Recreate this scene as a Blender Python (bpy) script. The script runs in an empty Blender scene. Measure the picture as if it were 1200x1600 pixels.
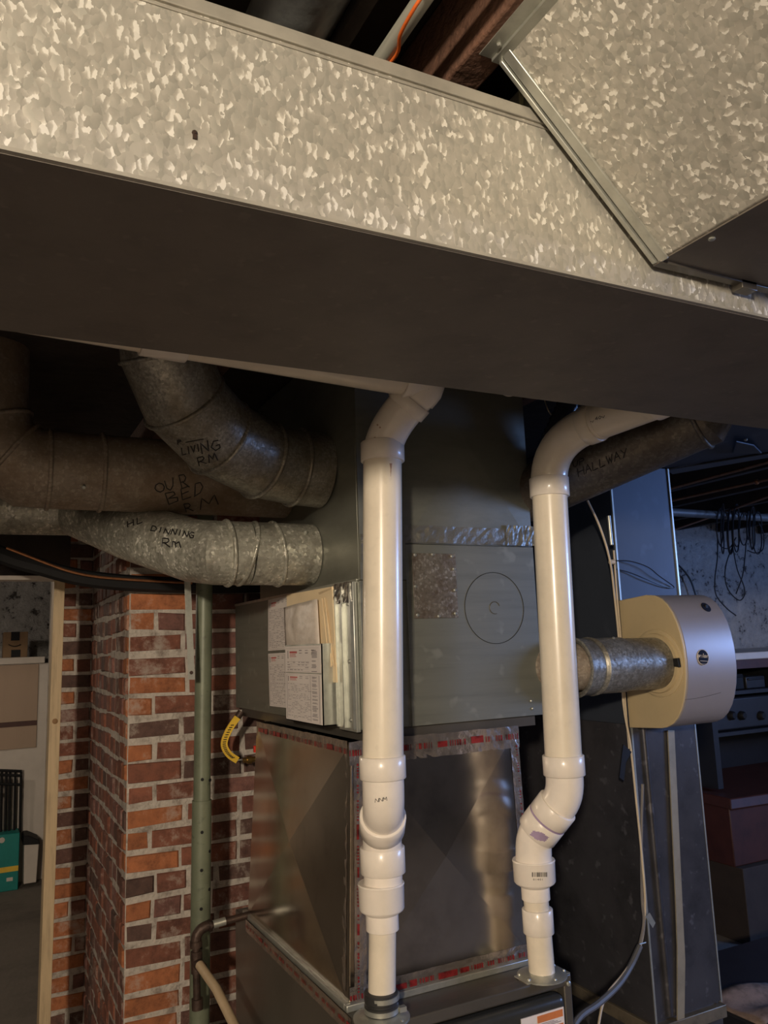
import bpy, bmesh, math, random
from math import sin, cos, pi, radians
from mathutils import Vector, Matrix
from mathutils.bvhtree import BVHTree
random.seed(7)
S = bpy.context.scene
COL = S.collection
V = Vector
# ---------------------------------------------------------------- camera
YAW, PIT, ROL, FPX = radians(27.2), radians(9.3), radians(-2.14), 1255.0
CAM = V((0, 0, 1.6))
fw = V((sin(YAW)*cos(PIT), cos(YAW)*cos(PIT), sin(PIT)))
r0 = V((cos(YAW), -sin(YAW), 0)); u0 = r0.cross(fw)
rt = r0*cos(ROL)+u0*sin(ROL); up = rt.cross(fw)
cd = bpy.data.cameras.new('camera'); cam = bpy.data.objects.new('camera', cd); COL.objects.link(cam)
cam.matrix_world = Matrix(((rt.x, up.x, -fw.x, 0), (rt.y, up.y, -fw.y, 0), (rt.z, up.z, -fw.z, CAM.z), (0, 0, 0, 1)))
cd.sensor_fit = 'VERTICAL'; cd.sensor_height = 32.0; cd.lens = 32.0*FPX/1600; cd.clip_start = .02
S.camera = cam
# ---------------------------------------------------------------- world, lights, exposure
W = bpy.data.worlds.new('world'); S.world = W; W.use_nodes = True
W.node_tree.nodes['Background'].inputs[0].default_value = (.35, .5, .9, 1)
W.node_tree.nodes['Background'].inputs[1].default_value = .08
S.view_settings.view_transform = 'Standard'; S.view_settings.look = 'None'
S.view_settings.gamma = 1; S.view_settings.use_curve_mapping = False
S.view_settings.exposure = 0.0
def light(name, kind, loc, energy, color, size=.05, sizey=None, target=None):
    l = bpy.data.lights.new(name, kind); l.energy = energy; l.color = color
    if kind == 'AREA':
        l.shape = 'RECTANGLE'; l.size = size; l.size_y = sizey or size
    else: l.shadow_soft_size = size
    o = bpy.data.objects.new(name, l); COL.objects.link(o); o.location = loc
    if target: o.rotation_euler = (V(target)-V(loc)).to_track_quat('-Z', 'Y').to_euler()
    return o
light('ceiling_bulb', 'POINT', (-1.35, -1.6, 2.19), 400, (1, .84, .65), .09)
light('window_daylight', 'AREA', (5.6, -.2, 2.0), 95, (.26, .45, 1.0), 1.3, .5, (2.2, 2.3, 1.5))
light('far_room_bulb', 'POINT', (-.9, 5.4, 2.1), 16, (1, .84, .68), .06)

# ---------------------------------------------------------------- pixel -> point
def ray(px, py): return (fw*FPX+rt*(px-600)-up*(py-800)).normalized()
def onX(px, py, x): d = ray(px, py); return CAM+d*((x-CAM.x)/d.x)
def onY(px, py, y): d = ray(px, py); return CAM+d*((y-CAM.y)/d.y)
def onZ(px, py, z): d = ray(px, py); return CAM+d*((z-CAM.z)/d.z)

# ---------------------------------------------------------------- materials
MATS = {}
def nodes(name):
    m = bpy.data.materials.new(name); m.use_nodes = True
    nt = m.node_tree; b = nt.nodes['Principled BSDF']; return m, nt, b
def N(nt, t, **k):
    n = nt.nodes.new(t)
    for a, v in k.items(): setattr(n, a, v)
    return n
def ramp(nt, fac, stops):
    r = N(nt, 'ShaderNodeValToRGB'); e = r.color_ramp.elements
    e[0].position = stops[0][0]; e[0].color = (*stops[0][1], 1); e[1].position = stops[-1][0]; e[1].color = (*stops[-1][1], 1)
    for p, c in stops[1:-1]:
        x = e.new(p); x.color = (*c, 1)
    nt.links.new(fac, r.inputs[0]); return r.outputs[0]
def sc(c, k): return tuple(min(1, v*k) for v in c)
def plain(name, col, rough=.5, metal=0, var=.12, scale=8, bump=0, bscale=60, spec=.5, coat=0, stretch=(1, 1, 1), dark=None, spots=0, emit=None):
    if name in MATS: return MATS[name]
    m, nt, b = nodes(name); L = nt.links.new
    tc = N(nt, 'ShaderNodeTexCoord'); mp = N(nt, 'ShaderNodeMapping'); mp.inputs['Scale'].default_value = stretch
    L(tc.outputs['Object'], mp.inputs[0])
    no = N(nt, 'ShaderNodeTexNoise'); no.inputs['Scale'].default_value = scale; no.inputs['Detail'].default_value = 6; no.inputs['Roughness'].default_value = .65
    L(mp.outputs[0], no.inputs['Vector'])
    c = ramp(nt, no.outputs['Fac'], [(.3, dark or sc(col, 1-var*2)), (.5, col), (.72, sc(col, 1+var))])
    if spots:
        n2 = N(nt, 'ShaderNodeTexNoise'); n2.inputs['Scale'].default_value = scale*5; n2.inputs['Detail'].default_value = 2
        L(tc.outputs['Object'], n2.inputs['Vector'])
        f = ramp(nt, n2.outputs['Fac'], [(.62, (0, 0, 0)), (.72, (1, 1, 1))])
        mx = N(nt, 'ShaderNodeMixRGB'); L(f, mx.inputs[0]); L(c, mx.inputs[1]); mx.inputs[2].default_value = (*sc(col, spots), 1); c = mx.outputs[0]
    L(c, b.inputs['Base Color'])
    b.inputs['Roughness'].default_value = rough; b.inputs['Metallic'].default_value = metal
    b.inputs['Specular IOR Level'].default_value = spec
    if coat: b.inputs['Coat Weight'].default_value = coat; b.inputs['Coat Roughness'].default_value = .12
    if bump:
        nb = N(nt, 'ShaderNodeTexNoise'); nb.inputs['Scale'].default_value = bscale; nb.inputs['Detail'].default_value = 5
        L(mp.outputs[0], nb.inputs['Vector'])
        bp = N(nt, 'ShaderNodeBump'); bp.inputs['Strength'].default_value = bump; bp.inputs['Distance'].default_value = .01
        L(nb.outputs['Fac'], bp.inputs['Height']); L(bp.outputs[0], b.inputs['Normal'])
    MATS[name] = m; return m
def spangle(name, lo, mid, hi, scale=85, rough=.42, metal=.55, tilt=.10, stain=None, stainscale=3.5, stretch=(1, 1, 1)):
    m, nt, b = nodes(name); L = nt.links.new
    tc = N(nt, 'ShaderNodeTexCoord'); mp = N(nt, 'ShaderNodeMapping'); mp.inputs['Scale'].default_value = stretch
    L(tc.outputs['Object'], mp.inputs[0])
    no = N(nt, 'ShaderNodeTexNoise'); no.inputs['Scale'].default_value = scale*.9; no.inputs['Detail'].default_value = 3
    L(mp.outputs[0], no.inputs['Vector'])
    ad = N(nt, 'ShaderNodeVectorMath', operation='MULTIPLY_ADD'); ad.inputs[1].default_value = (1.3/scale,)*3
    L(no.outputs['Color'], ad.inputs[0]); L(mp.outputs[0], ad.inputs[2])
    vo = N(nt, 'ShaderNodeTexVoronoi'); vo.inputs['Scale'].default_value = scale
    L(ad.outputs[0], vo.inputs['Vector'])
    sp = N(nt, 'ShaderNodeSeparateColor'); L(vo.outputs['Color'], sp.inputs[0])
    df = N(nt, 'ShaderNodeVectorMath', operation='SUBTRACT'); L(ad.outputs[0], df.inputs[0]); L(vo.outputs['Position'], df.inputs[1])
    rc = N(nt, 'ShaderNodeVectorMath', operation='SUBTRACT'); L(vo.outputs['Color'], rc.inputs[0]); rc.inputs[1].default_value = (.5, .5, .5)
    dt = N(nt, 'ShaderNodeVectorMath', operation='DOT_PRODUCT'); L(df.outputs[0], dt.inputs[0]); L(rc.outputs[0], dt.inputs[1])
    fa = N(nt, 'ShaderNodeMath', operation='MULTIPLY_ADD'); L(dt.outputs['Value'], fa.inputs[0]); fa.inputs[1].default_value = scale*1.3; L(sp.outputs[0], fa.inputs[2])
    c = ramp(nt, fa.outputs[0], [(0, lo), (.45, mid), (.74, sc(mid, 1.1)), (.9, sc(mid, 1.4)), (1, hi)])
    if stain:
        n2 = N(nt, 'ShaderNodeTexNoise'); n2.inputs['Scale'].default_value = stainscale; n2.inputs['Detail'].default_value = 7; n2.inputs['Roughness'].default_value = .7
        L(tc.outputs['Object'], n2.inputs['Vector'])
        f = ramp(nt, n2.outputs['Fac'], [(.42, (0, 0, 0)), (.66, (1, 1, 1))])
        mx = N(nt, 'ShaderNodeMixRGB'); L(f, mx.inputs[0]); L(c, mx.inputs[1]); mx.inputs[2].default_value = (*stain, 1); c = mx.outputs[0]
    L(c, b.inputs['Base Color'])
    ge = N(nt, 'ShaderNodeNewGeometry')
    s1 = N(nt, 'ShaderNodeVectorMath', operation='SUBTRACT'); L(vo.outputs['Color'], s1.inputs[0]); s1.inputs[1].default_value = (.5, .5, .5)
    s2 = N(nt, 'ShaderNodeVectorMath', operation='MULTIPLY_ADD'); L(s1.outputs[0], s2.inputs[0]); s2.inputs[1].default_value = (tilt*2,)*3; L(ge.outputs['Normal'], s2.inputs[2])
    s3 = N(nt, 'ShaderNodeVectorMath', operation='NORMALIZE'); L(s2.outputs[0], s3.inputs[0]); L(s3.outputs[0], b.inputs['Normal'])
    b.inputs['Metallic'].default_value = metal
    rr = N(nt, 'ShaderNodeMapRange'); L(sp.outputs[1], rr.inputs[0]); rr.inputs[3].default_value = rough-.1; rr.inputs[4].default_value = rough+.1
    L(rr.outputs[0], b.inputs['Roughness'])
    return m
M_span = spangle('spangled_galvanised', (.36, .35, .305), (.45, .43, .375), (.92, .90, .82), scale=140, rough=.40, metal=.35, tilt=.12, stretch=(1, 1, .62))
M_galv = spangle('galvanised_round_duct', (.24, .235, .21), (.33, .32, .28), (.42, .40, .35), scale=150, rough=.42, metal=.6, tilt=.035, stain=(.17, .14, .095), stainscale=5)
M_galvd = spangle('dusty_round_duct', (.27, .225, .18), (.31, .26, .205), (.38, .33, .26), scale=110, rough=.55, metal=.3, tilt=.03, stain=(.20, .14, .09), stainscale=6)
M_galvb = spangle('bright_round_duct', (.33, .33, .27), (.48, .47, .40), (.90, .88, .78), scale=110, rough=.38, metal=.5, tilt=.16, stain=(.25, .24, .20), stainscale=9)
M_seam = plain('folded_duct_seam', (.44, .42, .36), .4, .4, .1, 12)
M_hall = spangle('dark_round_duct', (.12, .105, .09), (.14, .125, .105), (.18, .165, .14), scale=110, rough=.45, metal=.5, tilt=.03, stain=(.08, .06, .045), stainscale=6)
M_dull = plain('dull_sheet_metal', (.23, .235, .20), .42, .55, .10, 5, .04, 30, stretch=(1, 1, 3))
M_case = plain('grey_case_metal', (.185, .19, .16), .45, .35, .08, 4, .03, 20, stretch=(.6, .6, 9), spots=1.3)
M_shiny = plain('shiny_sheet_steel', (.56, .51, .44), .20, 1.0, .14, 6, .02, 5)
M_steel = plain('bright_zinc', (.50, .51, .46), .36, .7, .1, 30)
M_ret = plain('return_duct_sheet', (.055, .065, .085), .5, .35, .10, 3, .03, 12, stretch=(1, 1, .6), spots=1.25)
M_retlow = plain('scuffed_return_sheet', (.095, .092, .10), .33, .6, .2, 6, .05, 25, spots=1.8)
M_foil = plain('foil_tape', (.75, .73, .70), .22, 1, .15, 25, .7, 70)
M_pvc = plain('cream_pvc', (.80, .72, .585), .28, 0, .05, 9, spots=.96, coat=.25)
M_pvcw = plain('white_pvc_fitting', (.84, .77, .68), .3, 0, .05, 9, coat=.25)
M_rub = plain('black_rubber', (.03, .03, .03), .4)
M_black = plain('black_paint', (.012, .012, .013), .6, spec=.25)
M_dark = plain('furnace_dark_steel', (.105, .095, .08), .33, .35, .08, 6, .02, 80)
M_wood = plain('dark_joist_wood', (.15, .075, .047), .85, 0, .15, 16, .6, 60, stretch=(1.3, 1, 1.3))
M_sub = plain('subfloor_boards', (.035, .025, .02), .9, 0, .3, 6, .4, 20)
M_pine = plain('pine_stud', (.50, .38, .23), .6, 0, .12, 14, .1, 30, stretch=(6, 6, .5))
M_green = plain('green_column_paint', (.15, .17, .115), .45, .1, .15, 8, .05, 50, spots=.7)
M_iron = plain('black_iron_pipe', (.07, .045, .035), .5, .5, .3, 20, .2, 120)
M_cpvc = plain('tan_plastic_pipe', (.50, .38, .24), .4)
M_brass = plain('brass', (.45, .30, .10), .3, .9)
M_red = plain('red_plastic', (.65, .03, .015), .4)
M_redink = plain('red_print', (.33, .035, .035), .3, .5, .4, 60)
M_ink = plain('black_marker_ink', (.012, .01, .01), .45)
M_greyink = plain('grey_print', (.30, .26, .27), .6)
M_redprint = plain('faded_red_print', (.60, .16, .15), .6)
M_yel = plain('yellow_plastic_sleeve', (.80, .52, .05), .45)
M_paper = plain('paper', (.76, .70, .66), .7, 0, .03)
M_manila = plain('manila_paper', (.84, .68, .44), .6, 0, .03)
M_bag = plain('clear_plastic_bag', (.62, .55, .48), .38, 0, .1, 18, .5, 14)
M_hum = plain('tan_humidifier_plastic', (.52, .41, .235), .45, 0, .03)
M_humc = plain('pearl_humidifier_cover', (.40, .355, .34), .42, .4, .02, coat=.3)
M_white = plain('white_board', (.62, .56, .50), .5, 0, .04)
M_tan = plain('tan_panel', (.40, .29, .21), .6, 0, .05, 3, stretch=(1, 1, .2))
M_conc = plain('concrete_floor', (.20, .175, .15), .8, 0, .15, 3, .3, 30)
M_teal = plain('teal_box_print', (.0, .22, .20), .5, 0, .08)
M_card = plain('brown_cardboard', (.24, .15, .08), .8)
M_orange = plain('orange_cable_jacket', (.85, .17, .03), .4)
M_condg = plain('grey_conduit', (.40, .40, .34), .5, .2, .1, 30, stretch=(6, .4, 6))
M_cable = plain('beige_cable_jacket', (.60, .50, .36), .45)
M_blk = plain('black_cable_jacket', (.015, .015, .018), .35)
M_copper = plain('old_copper', (.38, .17, .08), .4, .8, .2, 20)
M_redwood = plain('red_brown_wood', (.060, .017, .011), .55, 0, .2, 8)
M_appl = plain('dark_appliance_enamel', (.022, .022, .026), .4, .1, .1, 8)
M_purple = plain('purple_primer', (.40, .30, .45), .4)
M_wrap = plain('silver_insulation_wrap', (.36, .38, .38), .4, .5, .35, 7, .8, 12)
M_labor = plain('orange_label', (.62, .20, .06), .5)
def brickmat():
    m, nt, b = nodes('brick_face'); L = nt.links.new
    a = N(nt, 'ShaderNodeAttribute'); a.attribute_name = 'tone'
    tc = N(nt, 'ShaderNodeTexCoord')
    no = N(nt, 'ShaderNodeTexNoise'); no.inputs['Scale'].default_value = 28; no.inputs['Detail'].default_value = 8; no.inputs['Roughness'].default_value = .7
    L(tc.outputs['Object'], no.inputs['Vector'])
    v = ramp(nt, no.outputs['Fac'], [(.3, (.5, .5, .5)), (.5, (.95, .95, .95)), (.75, (1.25, 1.2, 1.1))])
    mx = N(nt, 'ShaderNodeMixRGB', blend_type='MULTIPLY'); mx.inputs[0].default_value = 1; L(a.outputs['Color'], mx.inputs[1]); L(v, mx.inputs[2])
    n2 = N(nt, 'ShaderNodeTexNoise'); n2.inputs['Scale'].default_value = 7; n2.inputs['Detail'].default_value = 9; n2.inputs['Roughness'].default_value = .75
    L(tc.outputs['Object'], n2.inputs['Vector'])
    f = ramp(nt, n2.outputs['Fac'], [(.545, (0, 0, 0)), (.60, (.35, .35, .35)), (.68, (.8, .8, .8))])
    m2 = N(nt, 'ShaderNodeMixRGB'); L(f, m2.inputs[0]); L(mx.outputs[0], m2.inputs[1]); m2.inputs[2].default_value = (.40, .36, .31, 1)
    L(m2.outputs[0], b.inputs['Base Color']); b.inputs['Roughness'].default_value = .8
    bp = N(nt, 'ShaderNodeBump'); bp.inputs['Strength'].default_value = .8; bp.inputs['Distance'].default_value = .006
    L(no.outputs['Fac'], bp.inputs['Height']); L(bp.outputs[0], b.inputs['Normal'])
    return m
M_brick = brickmat()
M_mort = plain('lime_mortar', (.47, .425, .375), .9, 0, .2, 22, 1.0, 60, dark=(.22, .18, .15))
M_mortd = plain('sooty_mortar', (.20, .17, .14), .9, 0, .3, 25, 1.0, 60)
def stonemat():
    m, nt, b = nodes('whitewashed_stone'); L = nt.links.new
    tc = N(nt, 'ShaderNodeTexCoord')
    no = N(nt, 'ShaderNodeTexNoise'); no.inputs['Scale'].default_value = 15; no.inputs['Detail'].default_value = 9; no.inputs['Roughness'].default_value = .72; no.inputs['Distortion'].default_value = .15
    L(tc.outputs['Object'], no.inputs['Vector'])
    c = ramp(nt, no.outputs['Fac'], [(.38, (.10, .09, .09)), (.44, (.55, .54, .53)), (.7, (.75, .74, .72))])
    L(c, b.inputs['Base Color']); b.inputs['Roughness'].default_value = .85
    vo = N(nt, 'ShaderNodeTexVoronoi'); vo.inputs['Scale'].default_value = 3.2; L(tc.outputs['Object'], vo.inputs['Vector'])
    ad = N(nt, 'ShaderNodeMath', operation='MULTIPLY_ADD'); L(vo.outputs['Distance'], ad.inputs[0]); ad.inputs[1].default_value = -1.5; L(no.outputs['Fac'], ad.inputs[2])
    bp = N(nt, 'ShaderNodeBump'); bp.inputs['Strength'].default_value = 1; bp.inputs['Distance'].default_value = .06
    L(ad.outputs[0], bp.inputs['Height']); L(bp.outputs[0], b.inputs['Normal'])
    return m
M_stone = stonemat()
M_dimstone = plain('unpainted_stone', (.16, .145, .125), .9, 0, .3, 5, 1, 8)

# ---------------------------------------------------------------- geometry helpers
class MB:
    def __init__(s): s.bm = bmesh.new()
    def face(s, pts):
        try: return s.bm.faces.new([s.bm.verts.new(p) for p in pts])
        except ValueError: return None
    def hexa(s, p):      # 8 points: bottom 0-3, top 4-7
        v = [s.bm.verts.new(q) for q in p]
        for f in ((3, 2, 1, 0), (4, 5, 6, 7), (0, 1, 5, 4), (1, 2, 6, 5), (2, 3, 7, 6), (3, 0, 4, 7)): s.bm.faces.new([v[i] for i in f])
        return s
    def box(s, a, b):
        x0, x1 = sorted((a[0], b[0])); y0, y1 = sorted((a[1], b[1])); z0, z1 = sorted((a[2], b[2]))
        return s.hexa([(x0, y0, z0), (x1, y0, z0), (x1, y1, z0), (x0, y1, z0), (x0, y0, z1), (x1, y0, z1), (x1, y1, z1), (x0, y1, z1)])
    def prism(s, pts, vec):
        vec = V(vec); a = [s.bm.verts.new(V(p)) for p in pts]; b = [s.bm.verts.new(V(p)+vec) for p in pts]; n = len(pts)
        s.bm.faces.new(a[::-1]); s.bm.faces.new(b)
        for i in range(n): s.bm.faces.new((a[i], a[(i+1) % n], b[(i+1) % n], b[i]))
        return s
    def tube(s, pts, r, n=24, cap=True, miter=True):
        pts = [V(p) for p in pts]; m = len(pts)
        rs = r if isinstance(r, (list, tuple)) else [r]*m
        T = []
        for i in range(m):
            a = (pts[i]-pts[i-1]).normalized() if i else None
            b = (pts[i+1]-pts[i]).normalized() if i < m-1 else None
            if a is not None and (a.length < .5): a = b
            if b is not None and (b.length < .5): b = a
            T.append(((a or b)+(b or a)).normalized())
        t = T[0]; ref = V((0, 0, 1)) if abs(t.z) < .9 else V((1, 0, 0))
        nx = t.cross(ref).normalized(); rings = []
        for i in range(m):
            if i:
                q = T[i-1].rotation_difference(T[i]); nx = q @ nx
            nx = (nx-T[i]*nx.dot(T[i])).normalized(); ny = T[i].cross(nx)
            k = 1.0; kd = None
            if miter and 0 < i < m-1:
                a = (pts[i]-pts[i-1]); b = (pts[i+1]-pts[i])
                if a.length > 1e-6 and b.length > 1e-6:
                    a.normalize(); b.normalize(); c = max(.3, math.sqrt(max(0, (1+a.dot(b))/2)))
                    pl = (b-a)
                    if pl.length > 1e-4: kd = pl.normalized(); k = 1/c
            ring = []
            for j in range(n):
                an = 2*pi*j/n; off = (nx*cos(an)+ny*sin(an))*rs[i]
                if kd is not None: off += kd*off.dot(kd)*(k-1)
                ring.append(s.bm.verts.new(pts[i]+off))
            rings.append(ring)
        for i in range(m-1):
            for j in range(n):
                s.bm.faces.new((rings[i][j], rings[i][(j+1) % n], rings[i+1][(j+1) % n], rings[i+1][j]))
        if cap: s.bm.faces.new(rings[0][::-1]); s.bm.faces.new(rings[-1])
        return s
    def cyl(s, a, b, ra, rb=None, n=24): return s.tube([a, b], [ra, ra if rb is None else rb], n)
    def lathe(s, o, d, prof, n=28):    # prof: list of (distance along d, radius)
        o = V(o); d = V(d).normalized(); ref = V((0, 0, 1)) if abs(d.z) < .9 else V((1, 0, 0))
        nx = d.cross(ref).normalized(); ny = d.cross(nx); rings = []
        for t, r in prof:
            rings.append([s.bm.verts.new(o+d*t+(nx*cos(2*pi*j/n)+ny*sin(2*pi*j/n))*max(r, 1e-4)) for j in range(n)])
        for i in range(len(rings)-1):
            for j in range(n): s.bm.faces.new((rings[i][j], rings[i][(j+1) % n], rings[i+1][(j+1) % n], rings[i+1][j]))
        s.bm.faces.new(rings[0][::-1]); s.bm.faces.new(rings[-1]); return s
    def sheet(s, pts, th):             # flat polygon given a thickness along its normal
        p = [V(q) for q in pts]; nrm = (p[1]-p[0]).cross(p[2]-p[0]).normalized()
        return s.prism([q-nrm*th/2 for q in p], nrm*th)
    def ball(s, c, r, seg=12):
        bmesh.ops.create_uvsphere(s.bm, u_segments=seg, v_segments=seg//2, radius=r, matrix=Matrix.Translation(V(c))); return s
    def build(s, name, mat, parent=None, bevel=0, smooth=40, seg=2):
        bmesh.ops.recalc_face_normals(s.bm, faces=s.bm.faces[:])
        off = V(parent['_w']) if parent is not None and '_w' in parent else V((0, 0, 0))
        me = bpy.data.meshes.new(name)
        if parent is None:                      # single mesh thing: origin at its base centre
            xs = [v.co for v in s.bm.verts]; off = V(((min(v.x for v in xs)+max(v.x for v in xs))/2, (min(v.y for v in xs)+max(v.y for v in xs))/2, min(v.z for v in xs)))
        for v in s.bm.verts: v.co -= off
        s.bm.to_mesh(me); s.bm.free()
        if smooth:
            for p in me.polygons: p.use_smooth = True
            me.set_sharp_from_angle(angle=radians(smooth))
        me.materials.append(mat)
        o = bpy.data.objects.new(name, me); COL.objects.link(o)
        if parent is not None: o.parent = parent; o['_w'] = tuple(off)
        else: o.location = off
        if bevel:
            b = o.modifiers.new('bevel', 'BEVEL'); b.width = bevel; b.segments = seg; b.limit_method = 'ANGLE'; b.angle_limit = radians(40)
        return o
def thing(name, label, cat, loc, group=None):
    o = bpy.data.objects.new(name, None); COL.objects.link(o); o.location = loc; o['_w'] = tuple(loc); o.empty_display_size = .05
    return tag(o, label, cat, group)
def tag(o, label=None, cat=None, group=None, kind=None):
    if label: o['label'] = label
    if cat: o['category'] = cat
    if group: o['group'] = group
    if kind: o['kind'] = kind
    return o
def struct(name, mb, mat, bevel=0, smooth=0): return tag(mb.build(name, mat, None, bevel, smooth), kind='structure')
def bend(p0, c, p1, n=8):             # quadratic bend
    p0, c, p1 = V(p0), V(c), V(p1)
    return [p0*(1-t)**2+c*2*t*(1-t)+p1*t*t for t in [i/n for i in range(n+1)]]
def spline(pts, k=6):                 # catmull-rom
    p = [V(q) for q in pts]; p = [p[0]*2-p[1]]+p+[p[-1]*2-p[-2]]; out = []
    for i in range(1, len(p)-2):
        for j in range(k):
            t = j/k
            out.append(.5*((2*p[i])+(p[i+1]-p[i-1])*t+(2*p[i-1]-5*p[i]+4*p[i+1]-p[i+2])*t*t+(-p[i-1]+3*p[i]-3*p[i+1]+p[i+2])*t**3))
    out.append(p[-2]); return out
def bvh(*obs):
    vs, fs = [], []
    for o in obs:
        b = len(vs); w = V(o['_w']) if '_w' in o else o.location
        vs += [v.co+w for v in o.data.vertices]; fs += [[b+i for i in p.vertices] for p in o.data.polygons]
    return BVHTree.FromPolygons(vs, fs)

# ---------------------------------------------------------------- setting
ZC = 2.42
struct('floor', MB().box((-2.2, -2.4, -.08), (5.8, 7.4, 0)), M_conc)
struct('ceiling', MB().box((-2.2, -2.4, ZC), (5.8, 7.4, ZC+.08)), M_sub)
struct('wall_left', MB().box((-2.3, -2.4, 0), (-2.2, 7.4, ZC)), M_dimstone)
struct('wall_front', MB().box((-2.2, -2.5, 0), (5.8, -2.4, ZC)), M_dimstone)
struct('wall_far', MB().box((-2.2, 7.3, 0), (5.8, 7.4, ZC)), M_stone)
# right wall with a window opening
wr = MB().box((5.65, -2.4, 0), (5.8, 7.4, 1.55)).box((5.65, -2.4, 2.32), (5.8, 7.4, ZC)).box((5.65, -2.4, 1.55), (5.8, -.95, 2.32)).box((5.65, .55, 1.55), (5.8, 7.4, 2.32))
struct('wall_right', wr, M_stone)
wf = MB().box((5.68, -.95, 1.55), (5.74, .55, 1.59)).box((5.68, -.95, 2.28), (5.74, .55, 2.32)).box((5.68, -.95, 1.59), (5.74, -.91, 2.28)).box((5.68, .51, 1.59), (5.74, .55, 2.28)).box((5.69, -.22, 1.59), (5.73, -.18, 2.28))
struct('window_1', wf, M_white)
# whitewashed stone wall behind the furnace, right of the brickwork
struct('wall_back', MB().box((1.62, 4.0, 0), (5.65, 4.2, ZC)), M_stone)

TONES = [(.22, .080, .050), (.19, .075, .050), (.175, .070, .050), (.23, .085, .052), (.13, .062, .048), (.20, .092, .075), (.11, .060, .048)]
def brickwork(name, quads, mort_mat, orange_edge=None, dark=1.0, ledge=None):
    """quads: (origin, udir, outward, length, z0, z1) faces laid in bricks, all one mesh; the mortar body another"""
    bm = bmesh.new(); lay = bm.loops.layers.float_color.new('tone')
    for (o, ud, out, ln, z0, z1, hdr) in quads:
        o, ud, out = V(o), V(ud), V(out); ch = .0725; k = 0; z = z0
        while z < z1-.02:
            x = -(.11 if k % 2 else 0)-random.uniform(0, .015)
            if hdr: x = -random.uniform(0, .06)
            while x < ln:
                w = (random.uniform(.095, .11) if (hdr or random.random() < .22) else random.uniform(.195, .215))
                a = max(0, x)+.006; b = min(ln, x+w)-.006
                if ln-b < .03: b = ln
                if b-a > .02:
                    zz0 = z+.008+random.uniform(-.003, .004); zz1 = z+ch-.008+random.uniform(-.004, .003)
                    d0 = -.03; d1 = random.uniform(-.003, .006)
                    pts = []
                    for (t, zq) in ((a, zz0), (b, zz0), (b, zz1), (a, zz1)):
                        j = V((0, 0, random.uniform(-.003, .003)+.004*sin(t*7+k*1.7)))
                        pts.append((o+ud*(t+random.uniform(-.002, .002))+V((0, 0, zq))+j))
                    cut = .005
                    inner = [bm.verts.new(p+out*d0) for p in pts]
                    mid = [bm.verts.new(p+out*(d1-cut)) for p in pts]
                    c = sum(pts, V())/4
                    fr = []
                    for p in pts:
                        q = p+(c-p).normalized()*cut*1.3; fr.append(bm.verts.new(q+out*d1))
                    col = random.choice(TONES)
                    if orange_edge and orange_edge[0] <= a <= orange_edge[1] and random.random() < .5: col = (.38, .135, .055)
                    col = sc(col, dark*random.uniform(.85, 1.15))
                    fs = [bm.faces.new(fr)]
                    for i in range(4):
                        fs.append(bm.faces.new((mid[i], mid[(i+1) % 4], fr[(i+1) % 4], fr[i]))); fs.append(bm.faces.new((inner[i], inner[(i+1) % 4], mid[(i+1) % 4], mid[i])))
                    for f in fs:
                        for l in f.loops: l[lay] = (*col, 1)
                x += w
            z += ch; k += 1
    mb = MB(); mb.bm.free(); mb.bm = bm
    return mb
# chimney block: near face Y=2.9, left face X=.48; recessed brick strip at Y=3.85
mb = MB().box((.484, 2.904, 0), (1.62, 4.2, 2.3)).box((.33, 3.854, 0), (.486, 4.2, 2.3))
wl = struct('wall_brick', mb, M_mort)
b = brickwork('b', [((.48, 2.9, 0), (1, 0, 0), (0, -1, 0), 1.14, .0, 2.28, False), ((.48, 2.9, 0), (0, 1, 0), (-1, 0, 0), .95, .0, 2.28, True), ((.33, 3.85, 0), (1, 0, 0), (0, -1, 0), .15, .0, 2.28, False)], M_mort, orange_edge=(0, .02))
o = struct('wall_brickface', b, M_brick)
# joists (run in depth)
jx = [-1.45, -.98, -.55, -.14, .507, 1.0, 1.43, 2.25, 2.66, 3.07, 3.48, 3.9, 4.3, 4.72, 5.15]
jl = {.507: 'rough dark brown joist beside the orange cable, above the big duct'}
for i, x in enumerate(jx):
    z0 = 2.30
    b = MB().box((x, -2.3, z0), (x+.047, 7.2 if x < 1.6 else 3.99, ZC-.002))
    o = b.build('ceiling_joist', M_wood if x < 2 else M_sub, None, .004)  # joists at the right take a near-black colour standing in for shade
    lab = {.507: 'rough-sawn dark brown joist crossing above the big duct beside the orange cable'}.get(x, 'dark ceiling joist lost in shadow beyond the ducts')
    tag(o, lab, 'joist', 'dark ceiling joists')
    if x == .507: del o['group']

struct('added_light_block', MB().box((-2.2, 1.10, 2.25), (5.6, 1.20, ZC-.002)), M_sub)  # added blocking, unseen above the trunk; stops lamp light passing over it

# ---------------------------------------------------------------- big spangled trunk duct
t = thing('trunk_duct', 'large rectangular spangled galvanised trunk duct crossing the top of the picture', 'duct', (.6, .93, 2.04))
YF, YB, ZB, ZT = .718, 1.15, 2.04, 2.247
MB().prism([(-1.3, YF, ZB), (-1.3, YB, ZB), (-1.3, YB, ZT), (-1.3, YF, ZT)], (3.75, 0, 0)).build('duct_shell', M_span, t, .0015)
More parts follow.
